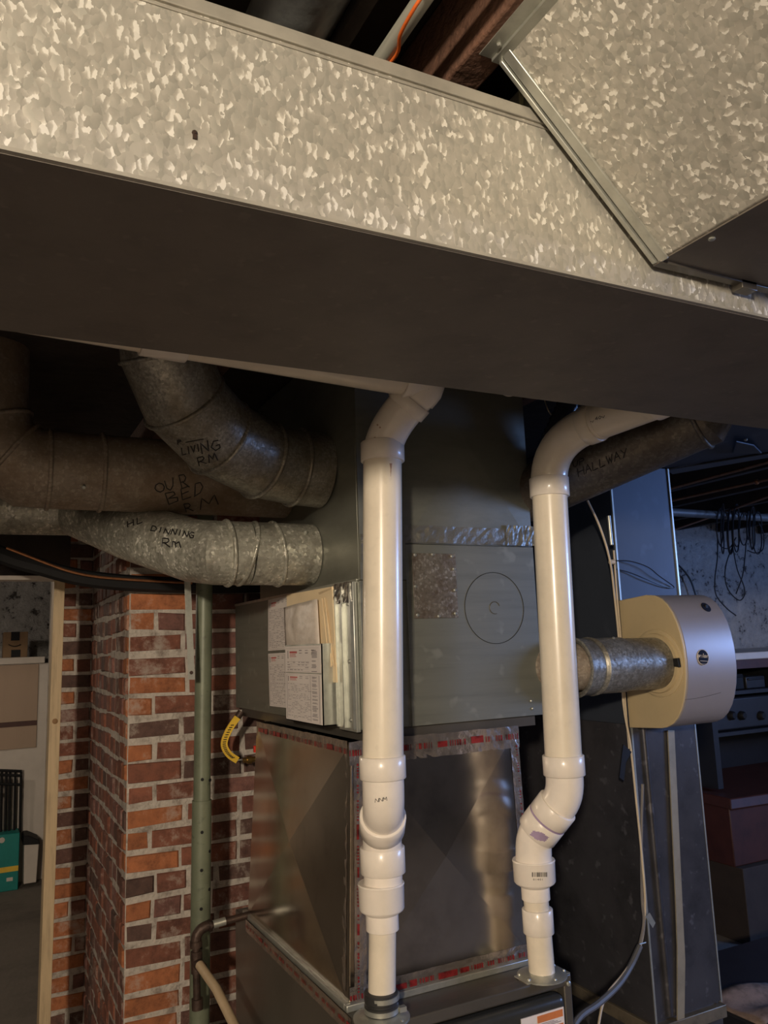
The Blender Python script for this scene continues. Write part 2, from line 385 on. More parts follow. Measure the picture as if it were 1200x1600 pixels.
# folded seam along the top edge and hem along the lower edge
MB().box((-1.3, YF-.004, ZT-.012), (2.45, YF+.012, ZT+.004)).box((-1.3, YF-.002, ZT-.017), (2.45, YF, ZT-.014)).build('top_seam', M_seam, t, .001)
MB().box((-1.3, YF-.0015, ZB-.001), (2.45, YF+.004, ZB+.003)).build('bottom_seam', M_seam, t)
M_under = plain('shaded_duct_underside', (.17, .15, .125), .6, .3, .1, 9, .03, 40, spots=1.15)  # shade below the duct put into a darker sheet colour
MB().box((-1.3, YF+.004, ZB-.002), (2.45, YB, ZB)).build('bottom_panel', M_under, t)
sc_m = MB()
p = onY(304, 208, YF); sc_m.lathe(p+V((0, .001, 0)), (0, -1, 0), [(0, .003), (.002, .003), (.004, .0015)], 8); sc_m.box(p+V((-.002, -.002, -.007)), p+V((.002, 0, -.002)))
sc_m.build('screw', M_iron, t)

# branch duct towards the camera (upper right)
t = thing('branch_duct', 'spangled galvanised branch duct with slanted side at the top right corner', 'duct', (1.0, .35, 2.078))
yb = .70
A = onY(790, 90, yb); B = onY(1030, 405, yb); Cc = V((B.x+.42, yb, 2.07))
prof = [A, V((B.x, yb, B.z)), V((B.x+.50, yb, B.z)), V((B.x+.50, yb, A.z))]
MB().prism(prof, (0, -1.9, 0)).build('duct_shell', M_span, t, .0015)
M_branch = M_under  # branch underside takes the same painted shade
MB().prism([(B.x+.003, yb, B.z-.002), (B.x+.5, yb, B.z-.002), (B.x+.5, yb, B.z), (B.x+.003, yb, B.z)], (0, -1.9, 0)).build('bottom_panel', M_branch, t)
# drive cleat on the joint edge
d = (B-A).normalized(); nrm = V((d.z, 0, -d.x)); nrm = nrm if nrm.x < 0 else -nrm
q = MB()
q.prism([A-d*.004, B+d*.004, B+d*.004+nrm*.004, A-d*.004+nrm*.004], (0, -.014, 0))
q.prism([A-d*.004+V((0, .008, 0)), B+d*.004+V((0, .008, 0)), B+nrm*.007+V((0, .008, 0)), A+nrm*.007+V((0, .008, 0))], (0, -.006, 0))
q.build('slanted_cleat', M_steel, t, .001)
MB().box((B.x-.002, yb-.004, B.z-.006), (B.x+.22, yb+.010, B.z+.001)).box((B.x+.15, yb-.004, B.z-.014), (B.x+.18, yb+.014, B.z+.002)).build('bottom_cleat', M_dark, t, .001)
p = onZ(1112, 372, B.z-.002); MB().lathe(p, (0, 0, -1), [(0, .0045), (.002, .0045), (.003, .003), (.003, .002)], 8).build('screw', M_steel, t)
# top flange strip beside joist
MB().box((A.x-.012, yb-.5, A.z-.001), (A.x+.001, yb+.012, A.z+.005)).box((A.x-.03, yb-.5, A.z+.003), (A.x-.010, yb+.012, A.z+.006)).lathe((A.x-.018, yb-.012, A.z+.004), (0, 0, -1), [(0, .003), (.003, .003), (.004, .002)], 8).build('top_flange', M_steel, t)
# collar stub behind the joint, over the trunk
t = thing('duct_collar', 'small grey sheet metal collar behind the slanted duct joint above the big duct', 'duct', (.66, .78, 2.25))
MB().box((.598, .722, 2.258), (.92, .95, 2.296)).build('collar_sheet', M_dull, t, .002)
MB().sheet([(.592, .735, 2.262), (.597, .735, 2.262), (.597, .728, 2.295), (.590, .728, 2.295)], .002).build('bent_tab', plain('olive_tab', (.42, .40, .24), .5, .4), t)

# things above the trunk, top centre
q = onZ(610, 95, 2.31)
o = MB().tube([(.424, -1.6, 2.315), (.424, .9, 2.315), (.424, 1.095, 2.316)], .0105, 16).build('conduit', M_condg); tag(o, 'weathered grey conduit running alongside the dark brown joist overhead', 'pipe')
pp = [onZ(612, 96, 2.303), onZ(625, 55, 2.30), onZ(642, 22, 2.298), onZ(660, -6, 2.30), onZ(700, -60, 2.31)]
pp = [V((.415, 1.09, 2.33)), V((.412, .9, 2.315))]+pp+[V((.47, .3, 2.31))]
o = MB().tube(spline(pp), .0022, 10).build('orange_cable', M_orange); tag(o, 'thin bright orange cable looping over the grey conduit at the top', 'cable')
t = thing('wrapped_duct', 'round duct in crumpled silver insulation wrap at the top centre edge', 'duct', (.33, .6, 2.33))
q = MB(); q.tube([(.325, -1.0, 2.385), (.325, .4, 2.385), (.33, 1.095, 2.385)], .052, 28); q.build('insulation_wrap', M_wrap, t)
o = MB().box((.374, -1.5, 2.34), (.392, 1.6, 2.42)).build('wood_strip', M_sub, None); tag(o, 'dark wooden strip hidden beside the wrapped duct at the ceiling', 'board')

# ---------------------------------------------------------------- furnace cabinet
t = thing('furnace_cabinet', 'dark steel furnace cabinet under the shiny plenum, with an orange and white label', 'furnace', (1.04, 2.05, 0))
MB().box((.77, 1.70, .03), (1.318, 2.62, .797)).build('cabinet_body', M_dark, t, .004)
MB().box((.77, 1.672, .775), (1.318, 1.71, .80)).box((.77, 1.672, .03), (.79, 1.71, .78)).box((1.295, 1.672, .03), (1.318, 1.71, .78)).build('front_rim', M_dark, t, .003)
dr = MB().box((.80, 1.652, .10), (1.285, 1.70, .768)).build('door_panel', plain('furnace_door_enamel', (.045, .045, .04), .3, .2), t, .018, seg=4)
lb = MB(); l0, l1 = 1.150, 1.272
lb.box((l0, 1.6495, .60), (l1, 1.6515, .745)).build('warning_label', M_paper, t)
q = MB(); q.box((l0+.045, 1.6485, .726), (l1-.004, 1.6495, .741)); q.box((l0+.045, 1.6485, .704), (l1-.004, 1.6495, .712)); q.box((l0+.045, 1.6485, .66), (l1-.004, 1.6495, .68)); q.build('orange_band', M_labor, t)
q = MB()
for i in range(3): q.box((l0+.05, 1.6485, .716+i*.003), (l1-.01-.01*i, 1.6495, .7172+i*.003))
q.build('print_lines', M_greyink, t)
MB().lathe((1.307, 1.671, .781), (0, -1, 0), [(0, .006), (.003, .006), (.005, .003)], 10).build('screw', M_steel, t)
MB().lathe((.74+.07, 1.671, .79), (0, -1, 0), [(0, .006), (.003, .006), (.005, .003)], 10).build('screw', M_steel, t)

# ---------------------------------------------------------------- shiny tapered plenum
t = thing('metal_plenum', 'shiny sheet metal plenum with creased faces and red-printed foil tape, on the furnace', 'plenum', (1.04, 2.1, .80))
zb, zt = .80, 1.372
b4 = [V((.785, 1.785, zb)), V((1.30, 1.785, zb)), V((1.30, 2.53, zb)), V((.785, 2.53, zb))]
t4 = [V((.808, 1.785, zt)), V((1.285, 1.785, zt)), V((1.285, 2.49, zt)), V((.808, 2.49, zt))]
def cross_panel(mb, p, push, th=.003):
    c = sum(p, V())/4; n = (p[1]-p[0]).cross(p[3]-p[0]).normalized(); c = c+n*push
    for i in range(4): mb.face([p[i], p[(i+1) % 4], c])
    bmesh.ops.remove_doubles(mb.bm, verts=mb.bm.verts[:], dist=1e-5)
names = ['front_panel', 'right_panel', 'back_panel', 'left_panel']
for i in range(4):
    j = (i+1) % 4; mb = MB(); cross_panel(mb, [b4[i], b4[j], t4[j], t4[i]], .010 if i != 3 else .014)
    cpts = None
    n = (b4[j]-b4[i]).cross(t4[i]-b4[i]).normalized()
    inn = MB()
    o = mb.build(names[i], M_shiny, t, smooth=0)
    s = o.modifiers.new('thick', 'SOLIDIFY'); s.thickness = .002; s.offset = -1
# base flange
MB().box((.772, 1.772, .797), (1.312, 1.787, .812)).box((.772, 1.787, .797), (.787, 2.55, .812)).box((1.298, 1.787, .797), (1.312, 2.55, .812)).build('base_flange', M_steel, t, .002)
# foil tape strips
def wrinkled(mb, p0, p1, w, n, out, amp=.0012, k=34, m=4):
    """a strip of tape from p0 to p1, width vector w, lying on a face with outward normal out"""
    p0, p1, w, out = V(p0), V(p1), V(w), V(out); g = []
    for i in range(k+1):
        row = []
        for j in range(m+1):
            e = random.uniform(-.02, .02) if j in (0, m) else 0
            row.append(mb.bm.verts.new(p0.lerp(p1, i/k)+w*(j/m+e)+out*(.0015+random.uniform(0, amp))))
        g.append(row)
    for i in range(k):
        for j in range(m): mb.bm.faces.new((g[i][j], g[i+1][j], g[i+1][j+1], g[i][j+1]))
def tapeprint(mb, p0, p1, w, out, dens=.6, k=26):
    p0, p1, w, out = V(p0), V(p1), V(w), V(out)
    L = (p1-p0).length; s = 0
    while s < L-.03:
        ln = random.uniform(.018, .055)
        if random.random() < dens*.45:
            a = p0.lerp(p1, s/L); b_ = p0.lerp(p1, min(1, (s+ln)/L)); v0 = random.uniform(.28, .36); v1 = random.uniform(.55, .66)
            mb.face([a+w*v0+out*.004, b_+w*v0+out*.004, b_+w*v1+out*.004, a+w*v1+out*.004])
        else:
            m = int(ln/.007)
            for i in range(m):
                a = p0.lerp(p1, (s+i*.007)/L); b_ = p0.lerp(p1, (s+i*.007+random.uniform(.001, .006))/L)
                mb.face([a+w*.35+out*.004, b_+w*.35+out*.004, b_+w*.6+out*.004, a+w*.6+out*.004])
        s += ln+.008
M_tape = plain('clear_foil_tape', (.46, .40, .35), .27, .85, .2, 30, .3, 40)
runs = [((.800, 1.783, 1.375), (1.288, 1.783, 1.375), (0, 0, -.055), (0, -1, 0)),
        ((.784, 1.783, .802), (1.302, 1.783, .802), (0, 0, .042), (0, -1, 0)),
        ((.796, 1.783, .83), (.812, 1.783, 1.36), (.030, 0, 0), (0, -1, 0)),
        ((1.298, 1.783, .83), (1.284, 1.783, 1.36), (-.026, 0, 0), (0, -1, 0)),
        ((.806, 1.80, 1.375), (.806, 2.49, 1.375), (0, 0, -.05), (-1, 0, 0)),
        ((.785, 1.80, .83), (.807, 1.80, 1.36), (0, .028, 0), (-1, 0, 0))]
for a, c, w, o_ in runs:
    tp = MB(); pr = MB(); wrinkled(tp, a, c, w, None, o_)
    if a[2] < .82 : tapeprint(pr, a, c, w, o_, .35)
    elif abs(V(w).x) > 0: tapeprint(pr, V(a)+V(w)*.05, V(c)+V(w)*.05, V(w)*.55, o_, .75)
    elif abs(V(w).y) > 0: pass
    else: tapeprint(pr, a, c, w, o_, .6)
    tq = tp.build('foil_tape', M_tape, t, smooth=0)
    if pr.bm.verts: pr.build('tape_print', M_redink, tq, smooth=0)
# base tape along left of the furnace top
tp = MB(); pr = MB(); wrinkled(tp, (.769, 1.74, .80), (.769, 2.5, .80), (0, 0, -.035), None, (-1, 0, 0)); tapeprint(pr, (.769, 1.74, .80), (.769, 2.5, .80), (0, 0, -.035), (-1, 0, 0), .4)
tq = tp.build('side_tape', M_tape, t, smooth=0); pr.build('tape_print', M_redink, tq, smooth=0)

# ---------------------------------------------------------------- coil / filter case above the plenum
t = thing('coil_case', 'wide grey sheet metal coil and filter case above the shiny plenum', 'case', (1.1, 2.3, 1.39))
XL, XR, YP = .842, 1.375, 1.785
MB().box((XL, YP, 1.397), (XR, 2.84, 1.756)).build('case_body', M_case, t, .002)
MB().box((XL+.01, YP+.012, 1.37), (XR-.02, 2.80, 1.397)).build('base_rail', M_dark, t)
o = MB().box((XL+.13, YP-.003, 1.397), (XR, YP, 1.848)).build('front_panel', M_case, t, .001)
# filter door strips on the left side near the front corner
fd = MB().box((XL-.012, 1.80, 1.392), (XL, 1.905, 1.755)).build('filter_door', M_steel, t, .002)
q = MB().box((XL-.020, 1.800, 1.40), (XL-.012, 1.808, 1.75)).box((XL-.020, 1.852, 1.40), (XL-.012, 1.858, 1.745)).box((XL-.018, 1.897, 1.40), (XL-.012, 1.905, 1.74)).build('door_rib', M_steel, fd)
for z in (1.42, 1.56, 1.70): MB().lathe((XL-.012, 1.83, z), (-1, 0, 0), [(0, .005), (.003, .005), (.005, .003)], 10).build('screw', M_steel, fd)
mb = MB(); wrinkled(mb, (XL-.013, 1.795, 1.755), (XL-.013, 1.91, 1.755), (0, 0, -.05), None, (-1, 0, 0), .005, 14, 6); mb.build('foil_patch', M_foil, t, smooth=0)
mb = MB(); mb.box((XL-.002, 1.80, 1.752), (XL+.01, 2.84, 1.760)); mb.build('top_seam', M_steel, t)
# patch plate, knockout ring
pl = MB().box((.990, YP-.006, 1.659), (1.120, YP-.003, 1.825)).build('patch_plate', spangle('spangled_patch', (.15, .135, .11), (.19, .17, .14), (.32, .30, .26), 130, .45, .4, .05, (.11, .08, .06), 14), t, .0008)
for (x, z) in ((.998, 1.82), (1.05, 1.822), (1.108, 1.818), (1.112, 1.785), (1.112, 1.73), (1.11, 1.67), (1.06, 1.664), (.998, 1.668), (.996, 1.74)):
    MB().lathe((x, YP-.006, z), (0, -1, 0), [(0, .0045), (.002, .0045), (.004, .0025)], 8).build('screw', M_steel, pl)
kc = V((1.236, YP-.0035, 1.683)); q = MB(); q.tube([kc+V((cos(a)*.094, 0, sin(a)*.094)) for a in [2*pi*i/60 for i in range(61)]], .0008, 6, False); q.build('knockout_ring', M_black, t)
q = MB(); q.tube([kc+V((cos(a)*.016, 0, sin(a)*.016)) for a in [pi*.1+1.5*pi*i/20 for i in range(21)]], .0010, 6, False); q.build('knockout_dimple', M_dark, t)
MB().lathe((1.335, YP-.003, 1.435), (0, -1, 0), [(0, .004), (.002, .004), (.004, .002)], 8).lathe((1.338, YP-.003, 1.415), (0, -1, 0), [(0, .004), (.002, .004), (.004, .002)], 8).build('screw', M_steel, t)

# upper plenum
t = thing('supply_plenum', 'upper grey supply plenum with crossed creases that the round ducts join', 'plenum', (1.1, 2.1, 1.76))
up4 = [V((XL+.13, YP+.002, 1.85)), V((XR, YP+.002, 1.85)), V((XR, YP+.002, 2.40)), V((XL+.13, YP+.002, 2.40))]
mb = MB(); cross_panel(mb, up4, .012); o = mb.build('front_panel', M_dull, t, smooth=0)
s = o.modifiers.new('thick', 'SOLIDIFY'); s.thickness = .002; s.offset = -1
MB().box((XL+.002, YP+.006, 1.757), (XR-.001, 2.56, 2.41)).build('plenum_body', M_dull, t, .001)
tp = MB(); wrinkled(tp, (XL+.12, YP-.002, 1.852), (XR+.002, YP-.002, 1.852), (0, 0, .045), None, (0, -1, 0), .002, 30, 4)
wrinkled(tp, (XR-.09, YP-.004, 1.851), (XR+.002, YP-.004, 1.851), (0, 0, .055), None, (0, -1, 0), .004, 14, 5)
wrinkled(tp, (XL+.005, YP-.004, 1.80), (XL+.005, YP-.004, 1.87), (.03, 0, 0), None, (0, -1, 0), .004, 8, 3)
tp.build('foil_tape', plain('dull_foil_tape', (.26, .255, .225), .42, .7, .1, 20, .4, 40), t, smooth=0)
MB().box((XL+.002, YP-.004, 1.757), (XL+.13, YP+.004, 2.40)).build('corner_strip', M_dull, t)

# ---------------------------------------------------------------- round ducts
def ridge_ring(mb, c, d, r, n=36): mb.lathe(V(c)-V(d).normalized()*.006, d, [(0, r), (.002, r+.005), (.006, r+.0065), (.010, r+.005), (.012, r)], n)
def round_duct(name, label, segs, r, mat, base, rings=True, n=40, extra=None):
    t = thing(name, label, 'duct', base)
    parts = []
    for nm, pts in segs:
        mb = MB(); mb.tube(pts, r, n)
        o = mb.build(nm, mat, t, smooth=25); parts.append(o)
    return t, parts
# bedroom duct
rB = .106
rib = MB()
bz = 2.098; ax = [V((XL-.0, 2.3, bz)), V((.155, 2.3, bz))]
t, PB = round_duct('bedroom_duct', 'long dusty round duct marked OUR BED RM running left from the plenum', [('straight_run', ax), ('elbow', [V((.165, 2.3, bz)), V((.115, 2.3, bz+.002)), V((.035, 2.3, bz+.055)), V((.005, 2.3, bz+.16)), V((.005, 2.3, ZC))])], rB, M_galvd, (.4, 2.3, 1.99))
for c_, d_, r_ in (((.165, 2.3, bz), (1, 0, 0), rB), ((.30, 2.3, bz), (1, 0, 0), rB), ((.075, 2.3, bz+.03), (.8, 0, -.6), rB+.002), ((.018, 2.3, bz+.11), (.35, 0, -.94), rB+.002)):
    q = MB(); ridge_ring(q, c_, V(d_), r_); q.build('duct_seam', M_galvd, t, smooth=60)
MB().lathe((.245, 2.2, bz-.06), (0, -1, -.5), [(0, .006), (.012, .006), (.014, .004)], 8).build('screw', M_steel, t)
# living room duct
rL = .102
lv = [V((XL, 2.0, 2.075)), V((.76, 2.0, 2.08)), V((.66, 1.98, 2.09)), V((.53, 1.92, 2.125)), V((.43, 1.86, 2.19)), V((.375, 1.81, 2.28)), V((.355, 1.79, ZC))]
t, PL = round_duct('living_room_duct', 'segmented round elbow duct marked LIVING RM curving up from the plenum', [('collar', lv[:2]), ('elbow', lv[1:])], rL, M_galv, (.6, 1.95, 1.97))
for i in (1, 2, 3, 4, 5):
    q = MB(); d = (lv[i+1]-lv[i-1]); ridge_ring(q, lv[i], d, rL+.001); q.build('duct_seam', M_galv, t, smooth=60)
# dining room duct
rD = .086
dn = [V((XL, 2.1, 1.855)), V((.735, 2.1, 1.855)), V((.66, 2.1, 1.855)), V((.575, 2.105, 1.856)), V((.53, 2.18, 1.870)), V((.41, 2.42, 1.952)), V((.28, 2.72, 2.065)), V((-.45, 2.72, 2.055))]
t, PD = round_duct('dining_room_duct', 'bright spangled round duct marked DINNING RM turning up behind the bedroom duct', [('collar', dn[:3]), ('elbow', dn[2:6]), ('far_run', dn[5:])], rD, M_galvb, (.5, 2.2, 1.77))
for x_, k_ in ((.735, .12), (.655, -.25), (.60, .05)):
    q = MB(); ridge_ring(q, (x_, 2.1, 1.855), (1, 0, k_), rD, 36); q.build('duct_seam', M_galvb, t, smooth=60)
MB().lathe((.80, 2.03, 1.905), (-.2, -1, .7), [(0, .006), (.006, .006), (.01, .003)], 8).build('screw', M_steel, t)
# hallway duct
rH = .082
hl = [V((XR-.005, 1.90, 2.00)), V((1.43, 1.80, 2.02)), V((1.63, 1.40, 2.14)), V((1.65, 1.37, 2.20)), V((1.655, 1.36, 2.42))]
t, PH = round_duct('hallway_duct', 'dark round duct marked UP HALLWAY rising right behind the right vent pipe', [('straight_run', hl)], rH, M_hall, (1.7, 1.7, 2.0))
q = MB(); ridge_ring(q, hl[2], hl[2]-hl[1], rH); q.build('duct_seam', M_hall, t, smooth=60)
# ---- marker writing on the ducts, traced on their real surface
FONT = {'O': [[(.5, 0), (.15, .2), (0, .5), (.15, .85), (.5, 1), (.85, .85), (1, .5), (.85, .15), (.5, 0)]],
 'U': [[(0, 1), (.05, .3), (.4, 0), (.8, .3), (1, 1)]], 'R': [[(.1, 0), (.1, 1), (.7, 1), (.85, .75), (.6, .5), (.1, .45)], [(.35, .45), (1, 0)]],
 'B': [[(0, 0), (0, 1), (.7, .9), (.75, .65), (.1, .5), (.85, .35), (.8, .05), (0, 0)]], 'E': [[(.9, 1), (.1, .95), (0, 0), (.9, 0)], [(.05, .5), (.8, .55)]],
 'D': [[(.1, 0), (.15, 1), (.7, .95), (1, .5), (.7, .1), (0, 0)]], 'M': [[(0, 0), (.15, 1), (.5, .3), (.85, 1), (1, 0)]], 'L': [[(.1, 1), (0, 0), (.9, .05)]],
 'I': [[(.5, 1), (.45, 0)]], 'V': [[(0, 1), (.45, 0), (1, 1)]], 'N': [[(0, 0), (.1, 1), (.85, 0), (1, 1)]], 'G': [[(.9, .9), (.4, 1), (0, .5), (.35, 0), (.9, .1), (.9, .45), (.5, .45)]],
 'P': [[(0, 0), (.05, 1), (.8, .95), (.85, .6), (.05, .5)]], 'H': [[(0, 0), (0, 1)], [(1, 0), (1, 1)], [(0, .5), (1, .55)]], 'A': [[(0, 0), (.5, 1), (1, 0)], [(.2, .4), (.8, .4)]],
 'W': [[(0, 1), (.25, 0), (.5, .7), (.75, 0), (1, 1)]], 'Y': [[(0, 1), (.5, .5)], [(1, 1), (.3, 0)]], 'm': [[(0, 0), (.05, .7), (.3, .65), (.45, 0)], [(.45, .5), (.75, .7), (1, 0)]],
 '4': [[(.7, 0), (.7, 1), (0, .35), (1, .35)]], '0': [[(.5, 0), (0, .5), (.5, 1), (1, .5), (.5, 0)]], 'v': [[(0, .7), (.5, 0), (1, .7)]], '-': [[(0, .5), (1, .5)]],
 'i': [[(.5, .6), (.5, 0)]], 'r': [[(.1, .6), (.1, 0)], [(.1, .4), (.8, .6)]], 'p': [[(0, -.4), (0, .6), (.7, .6), (.8, .2), (0, .1)]], 'l': [[(.5, 1), (.5, 0)]], 'a': [[(.9, .6), (.2, .55), (0, .2), (.4, 0), (.9, .2), (.9, .6), (1, 0)]], 'e': [[(0, .35), (.9, .35), (.6, .65), (.1, .5), (.1, .1), (.9, .05)]]}
def scribble(mb, tree, text, o, u, v, adv=1.25, rad=.0016, jit=.04):
    """o: lower-left pixel of the first letter, u: width vector of one letter, v: height vector (pixels)"""
    x = 0
    for ch in text:
        for st in FONT.get(ch, []):
            pts = []
            for i in range(len(st)-1):
                for k in range(4): pts.append((st[i][0]+(st[i+1][0]-st[i][0])*k/4, st[i][1]+(st[i+1][1]-st[i][1])*k/4))
            pts.append(st[-1]); w = []
            for a, c in pts:
                px = o[0]+u[0]*(x+a)+v[0]*c; py = o[1]+u[1]*(x+a)+v[1]*c
                d = ray(px, py); h = tree.ray_cast(CAM, d)
                if h[0] is not None: w.append(h[0]+h[1].normalized()*(-1 if h[1].dot(d) > 0 else 1)*rad*.15)
            if len(w) > 1:
                ok = [w[0]]
                for q_ in w[1:]:
                    if .0006 < (q_-ok[-1]).length < .06: ok.append(q_)
                if len(ok) > 1: mb.tube(ok, rad, 6, True, False)
        x += adv
par = PB[0].parent
mb = MB(); tr = bvh(*PB)
scribble(mb, tr, 'O', (243, 770), (15, -2), (-2, -14)); scribble(mb, tr, 'U', (261, 768), (13, -5), (-4, -17)); scribble(mb, tr, 'R', (283, 763), (13, -2), (-5, -20))
scribble(mb, tr, 'B', (264, 788), (18, -6), (-6, -17), 1.1); scribble(mb, tr, 'E', (285, 781), (15, -5), (-4, -17)); scribble(mb, tr, 'D', (303, 776), (14, -6), (0, -19))
scribble(mb, tr, 'R', (290, 800), (12, -2), (-4, -12)); scribble(mb, tr, 'M', (313, 796), (28, -8), (-2, -16))
mb.build('marker_writing', M_ink, par, smooth=60)
mb = MB(); tr = bvh(*PL)
scribble(mb, tr, 'LIVI', (285, 711), (6.5, -1.5), (-2, -11), 1.15); scribble(mb, tr, 'N', (316, 709), (12, -5), (-4, -16)); scribble(mb, tr, 'G', (332, 706), (14, -6), (-4, -14))
scribble(mb, tr, 'RM', (310, 728), (13, -4), (-3, -12), 1.3); scribble(mb, tr, '-', (290, 693), (28, -5), (0, -4), 1)
scribble(mb, tr, 'P', (278, 694), (6, -1), (-1, -6), 1)
mb.build('marker_writing', M_ink, PL[0].parent, smooth=60)
mb = MB(); tr = bvh(*PD)
scribble(mb, tr, 'DIN', (235, 829), (9, 2), (2, -8), 1.15, .0018); scribble(mb, tr, 'NING', (267, 835), (8, 1.4), (2, -9), 1.15, .0018); scribble(mb, tr, 'Rm', (252, 854), (14, 1), (1, -13), 1.2, .002)
mb.build('marker_writing', M_ink, PD[0].parent, smooth=60); mb = MB()
scribble(mb, tr, 'HL', (200, 824), (9, -3), (-1, -9), 1.6, .0018)
mb.build('marker_writing', M_ink, PD[0].parent, smooth=60)
mb = MB(); tr = bvh(*PH)
scribble(mb, tr, 'UP', (896, 731), (8, -3), (-1, -9)); scribble(mb, tr, 'HALLWAY', (904, 745), (9, -3.8), (-2, -13), 1.25)
mb.build('marker_writing', M_ink, PH[0].parent, smooth=60)

# ---------------------------------------------------------------- PVC vent pipes
R3, R2 = .0448, .0302
def hub(name, t, a, d, ln, r, mat=None, rin=None, n=40):
    """a socket: collar with a rounded lip"""
    rin = rin or r-.0065
    o = MB().lathe(a, d, [(0, rin), (0, r-.0015), (.0015, r), (ln-.0015, r), (ln, r-.0015), (ln, rin)], n).build(name, mat or M_pvcw, t, smooth=50); return o
# centre vent
t = thing('vent_pipe', 'centre cream plastic vent pipe with black rubber coupling at its foot', 'pipe', (.827, 1.71, .80))
c2 = lambda z: V((.827+.016*(z-.8)/.3, 1.71, z))
MB().lathe(c2(.798), (0, 0, 1), [(0, .062), (.004, .062), (.006, .056), (.012, .040), (.012, .031)], 32).build('base_flange', M_steel, t)
for a in (0.5, 2.1, 3.7, 5.2): MB().lathe(c2(.802)+V((cos(a)*.053, sin(a)*.053, 0)), (0, 0, 1), [(0, .004), (.003, .004), (.005, .002)], 8).build('screw', M_steel, t)
MB().lathe(c2(.808), (0, 0, 1), [(0, .034), (.0, .037), (.018, .0375), (.02, .035), (.024, .035), (.026, .0375), (.044, .037), (.046, .031)], 36).build('rubber_coupling', M_rub, t)
MB().lathe(c2(.812), (0, 0, 1), [(0, .0375), (.0005, .0384), (.010, .0384), (.0105, .0375)], 36).lathe(c2(.837), (0, 0, 1), [(0, .0375), (.0005, .0384), (.010, .0384), (.0105, .0375)], 36).box(c2(.81)+V((.030, -.03, .002)), c2(.81)+V((.046, -.018, .012))).build('hose_clamp', M_steel, t)
MB().cyl(c2(.85), c2(.985), R2, n=36).build('lower_pipe', M_pvc, t)
rd = MB().lathe(c2(.976), (0, 0, 1), [(0, R2), (0, .0355), (.001, .0365), (.034, .0365), (.042, .0485), (.046, .0505), (.094, .0515), (.096, .0525), (.099, .051), (.098, R3)], 40).build('reducer', M_pvcw, t)
MB().cyl(c2(1.06), c2(1.12), R3-.0015, n=36).build('short_pipe', M_pvcw, t)
hub('coupling', t, c2(1.094), (0, 0, 1), .056, .0505)
# offset: two 45 degree elbows
e0 = c2(1.14); e1 = c2(1.165); 
topc = V((.803, 1.62, 1.275))
k1 = V((.840, 1.704, 1.185)); k2 = V((.806, 1.62, 1.262))
dirm = (k2-k1).normalized()
low = bend(k1-V((0, 0, .035)), k1, k1+dirm*.035, 8)
MB().tube([c2(1.135)]+low, R3-.001, 40).build('lower_elbow', M_pvcw, t)
hub('elbow_hub', t, k1+dirm*.012, dirm, .052, .0515)
upb = bend(k2-dirm*.035, k2, k2+V((0, 0, .045)), 8)
ue = MB().tube([k1+dirm*.04]+upb+[V((.806, 1.62, 1.33))], R3+.0005, 40).build('upper_elbow', M_pvcw, t)
hub('coupling', t, V((.806, 1.62, 1.312)), (0, 0, 1), .048, .0505)
ta = V((.834, 1.62, 2.016)); tb = V((.837, 1.62, 2.05))
MB().cyl(V((.807, 1.62, 1.33)), ta+V((0, 0, .02)), R3, n=48).build('upper_pipe', M_pvc, t)
hub('coupling', t, ta, (.02, 0, 1), .046, .051)
j1 = V((.838, 1.617, 2.085)); j2 = V((.905, 1.535, 2.183))
MB().tube(bend(V((.836, 1.62, 2.04)), j1, j1+(j2-j1)*.55, 8)+[j2-(j2-j1)*.15], R3+.0008, 40).build('upper_bend', M_pvcw, t)
hub('bend_hub', t, j1+(j2-j1)*.52, (j2-j1), .03, .0505)
hz1 = V((.86, 1.531, 2.198)); hz0 = V((-.3, 1.53, 2.245))
MB().tube([j2-(j2-j1)*.2]+bend(j2-(j2-j1)*.1, j2+V((.012, -.004, .012)), j2+V((-.05, -.001, .014)), 8), .0495, 40).build('top_elbow', M_pvcw, t)
hub('elbow_hub', t, j2+V((-.03, 0, .0135)), (-1, 0, .03), .032, .0515)
MB().cyl(hz1, hz0, R3, n=40).build('horizontal_run', M_pvc, t)
hub('coupling', t, V((.36, 1.5305, 2.2183)), (-1, 0, .04), .09, .0515)
tr = bvh(ue); q = MB(); scribble(q, tr, 'NNM', (586, 1254), (6, -1), (0, -6), 1.05, .0006); q.build('print_mark', M_ink, t)
# right vent
t = thing('vent_pipe', 'right cream plastic vent pipe with purple primer marks and barcode sticker', 'pipe', (1.256, 1.703, .80))
c3 = lambda z: V((1.256-.006*(z-.8)/.25, 1.703, z))
MB().lathe(c3(.799), (0, 0, 1), [(0, .060), (.003, .060), (.006, .054), (.008, .042), (.010, .031)], 28).box(c3(.799)+V((-.062, -.028, 0)), c3(.799)+V((.062, .028, .003))).build('base_flange', M_steel, t)
for (dx, dy) in ((-.052, -.018), (.052, -.018), (.052, .02), (-.052, .02), (0, -.050)): MB().lathe(c3(.802)+V((dx, dy, 0)), (0, 0, 1), [(0, .004), (.003, .004), (.006, .002)], 8).build('screw', M_steel, t)
MB().lathe(c3(.803), (0, 0, 1), [(0, .034), (.004, .0345), (.006, .031)], 28).build('primer_ring', M_purple, t)
MB().cyl(c3(.80), c3(.90), R2+.001, n=36).build('lower_pipe', M_pvc, t)
hub('coupling', t, c3(.895), (0, 0, 1), .056, .0372)
MB().cyl(c3(.94), c3(.985), R2, n=36).build('short_pipe', M_pvc, t)
rd = MB().lathe(c3(.972), (0, 0, 1), [(0, R2), (0, .0335), (.001, .0345), (.030, .0345), (.038, .0475), (.042, .0505), (.088, .0515), (.090, .0525), (.093, .051), (.092, R3)], 40).build('reducer', M_pvcw, t)
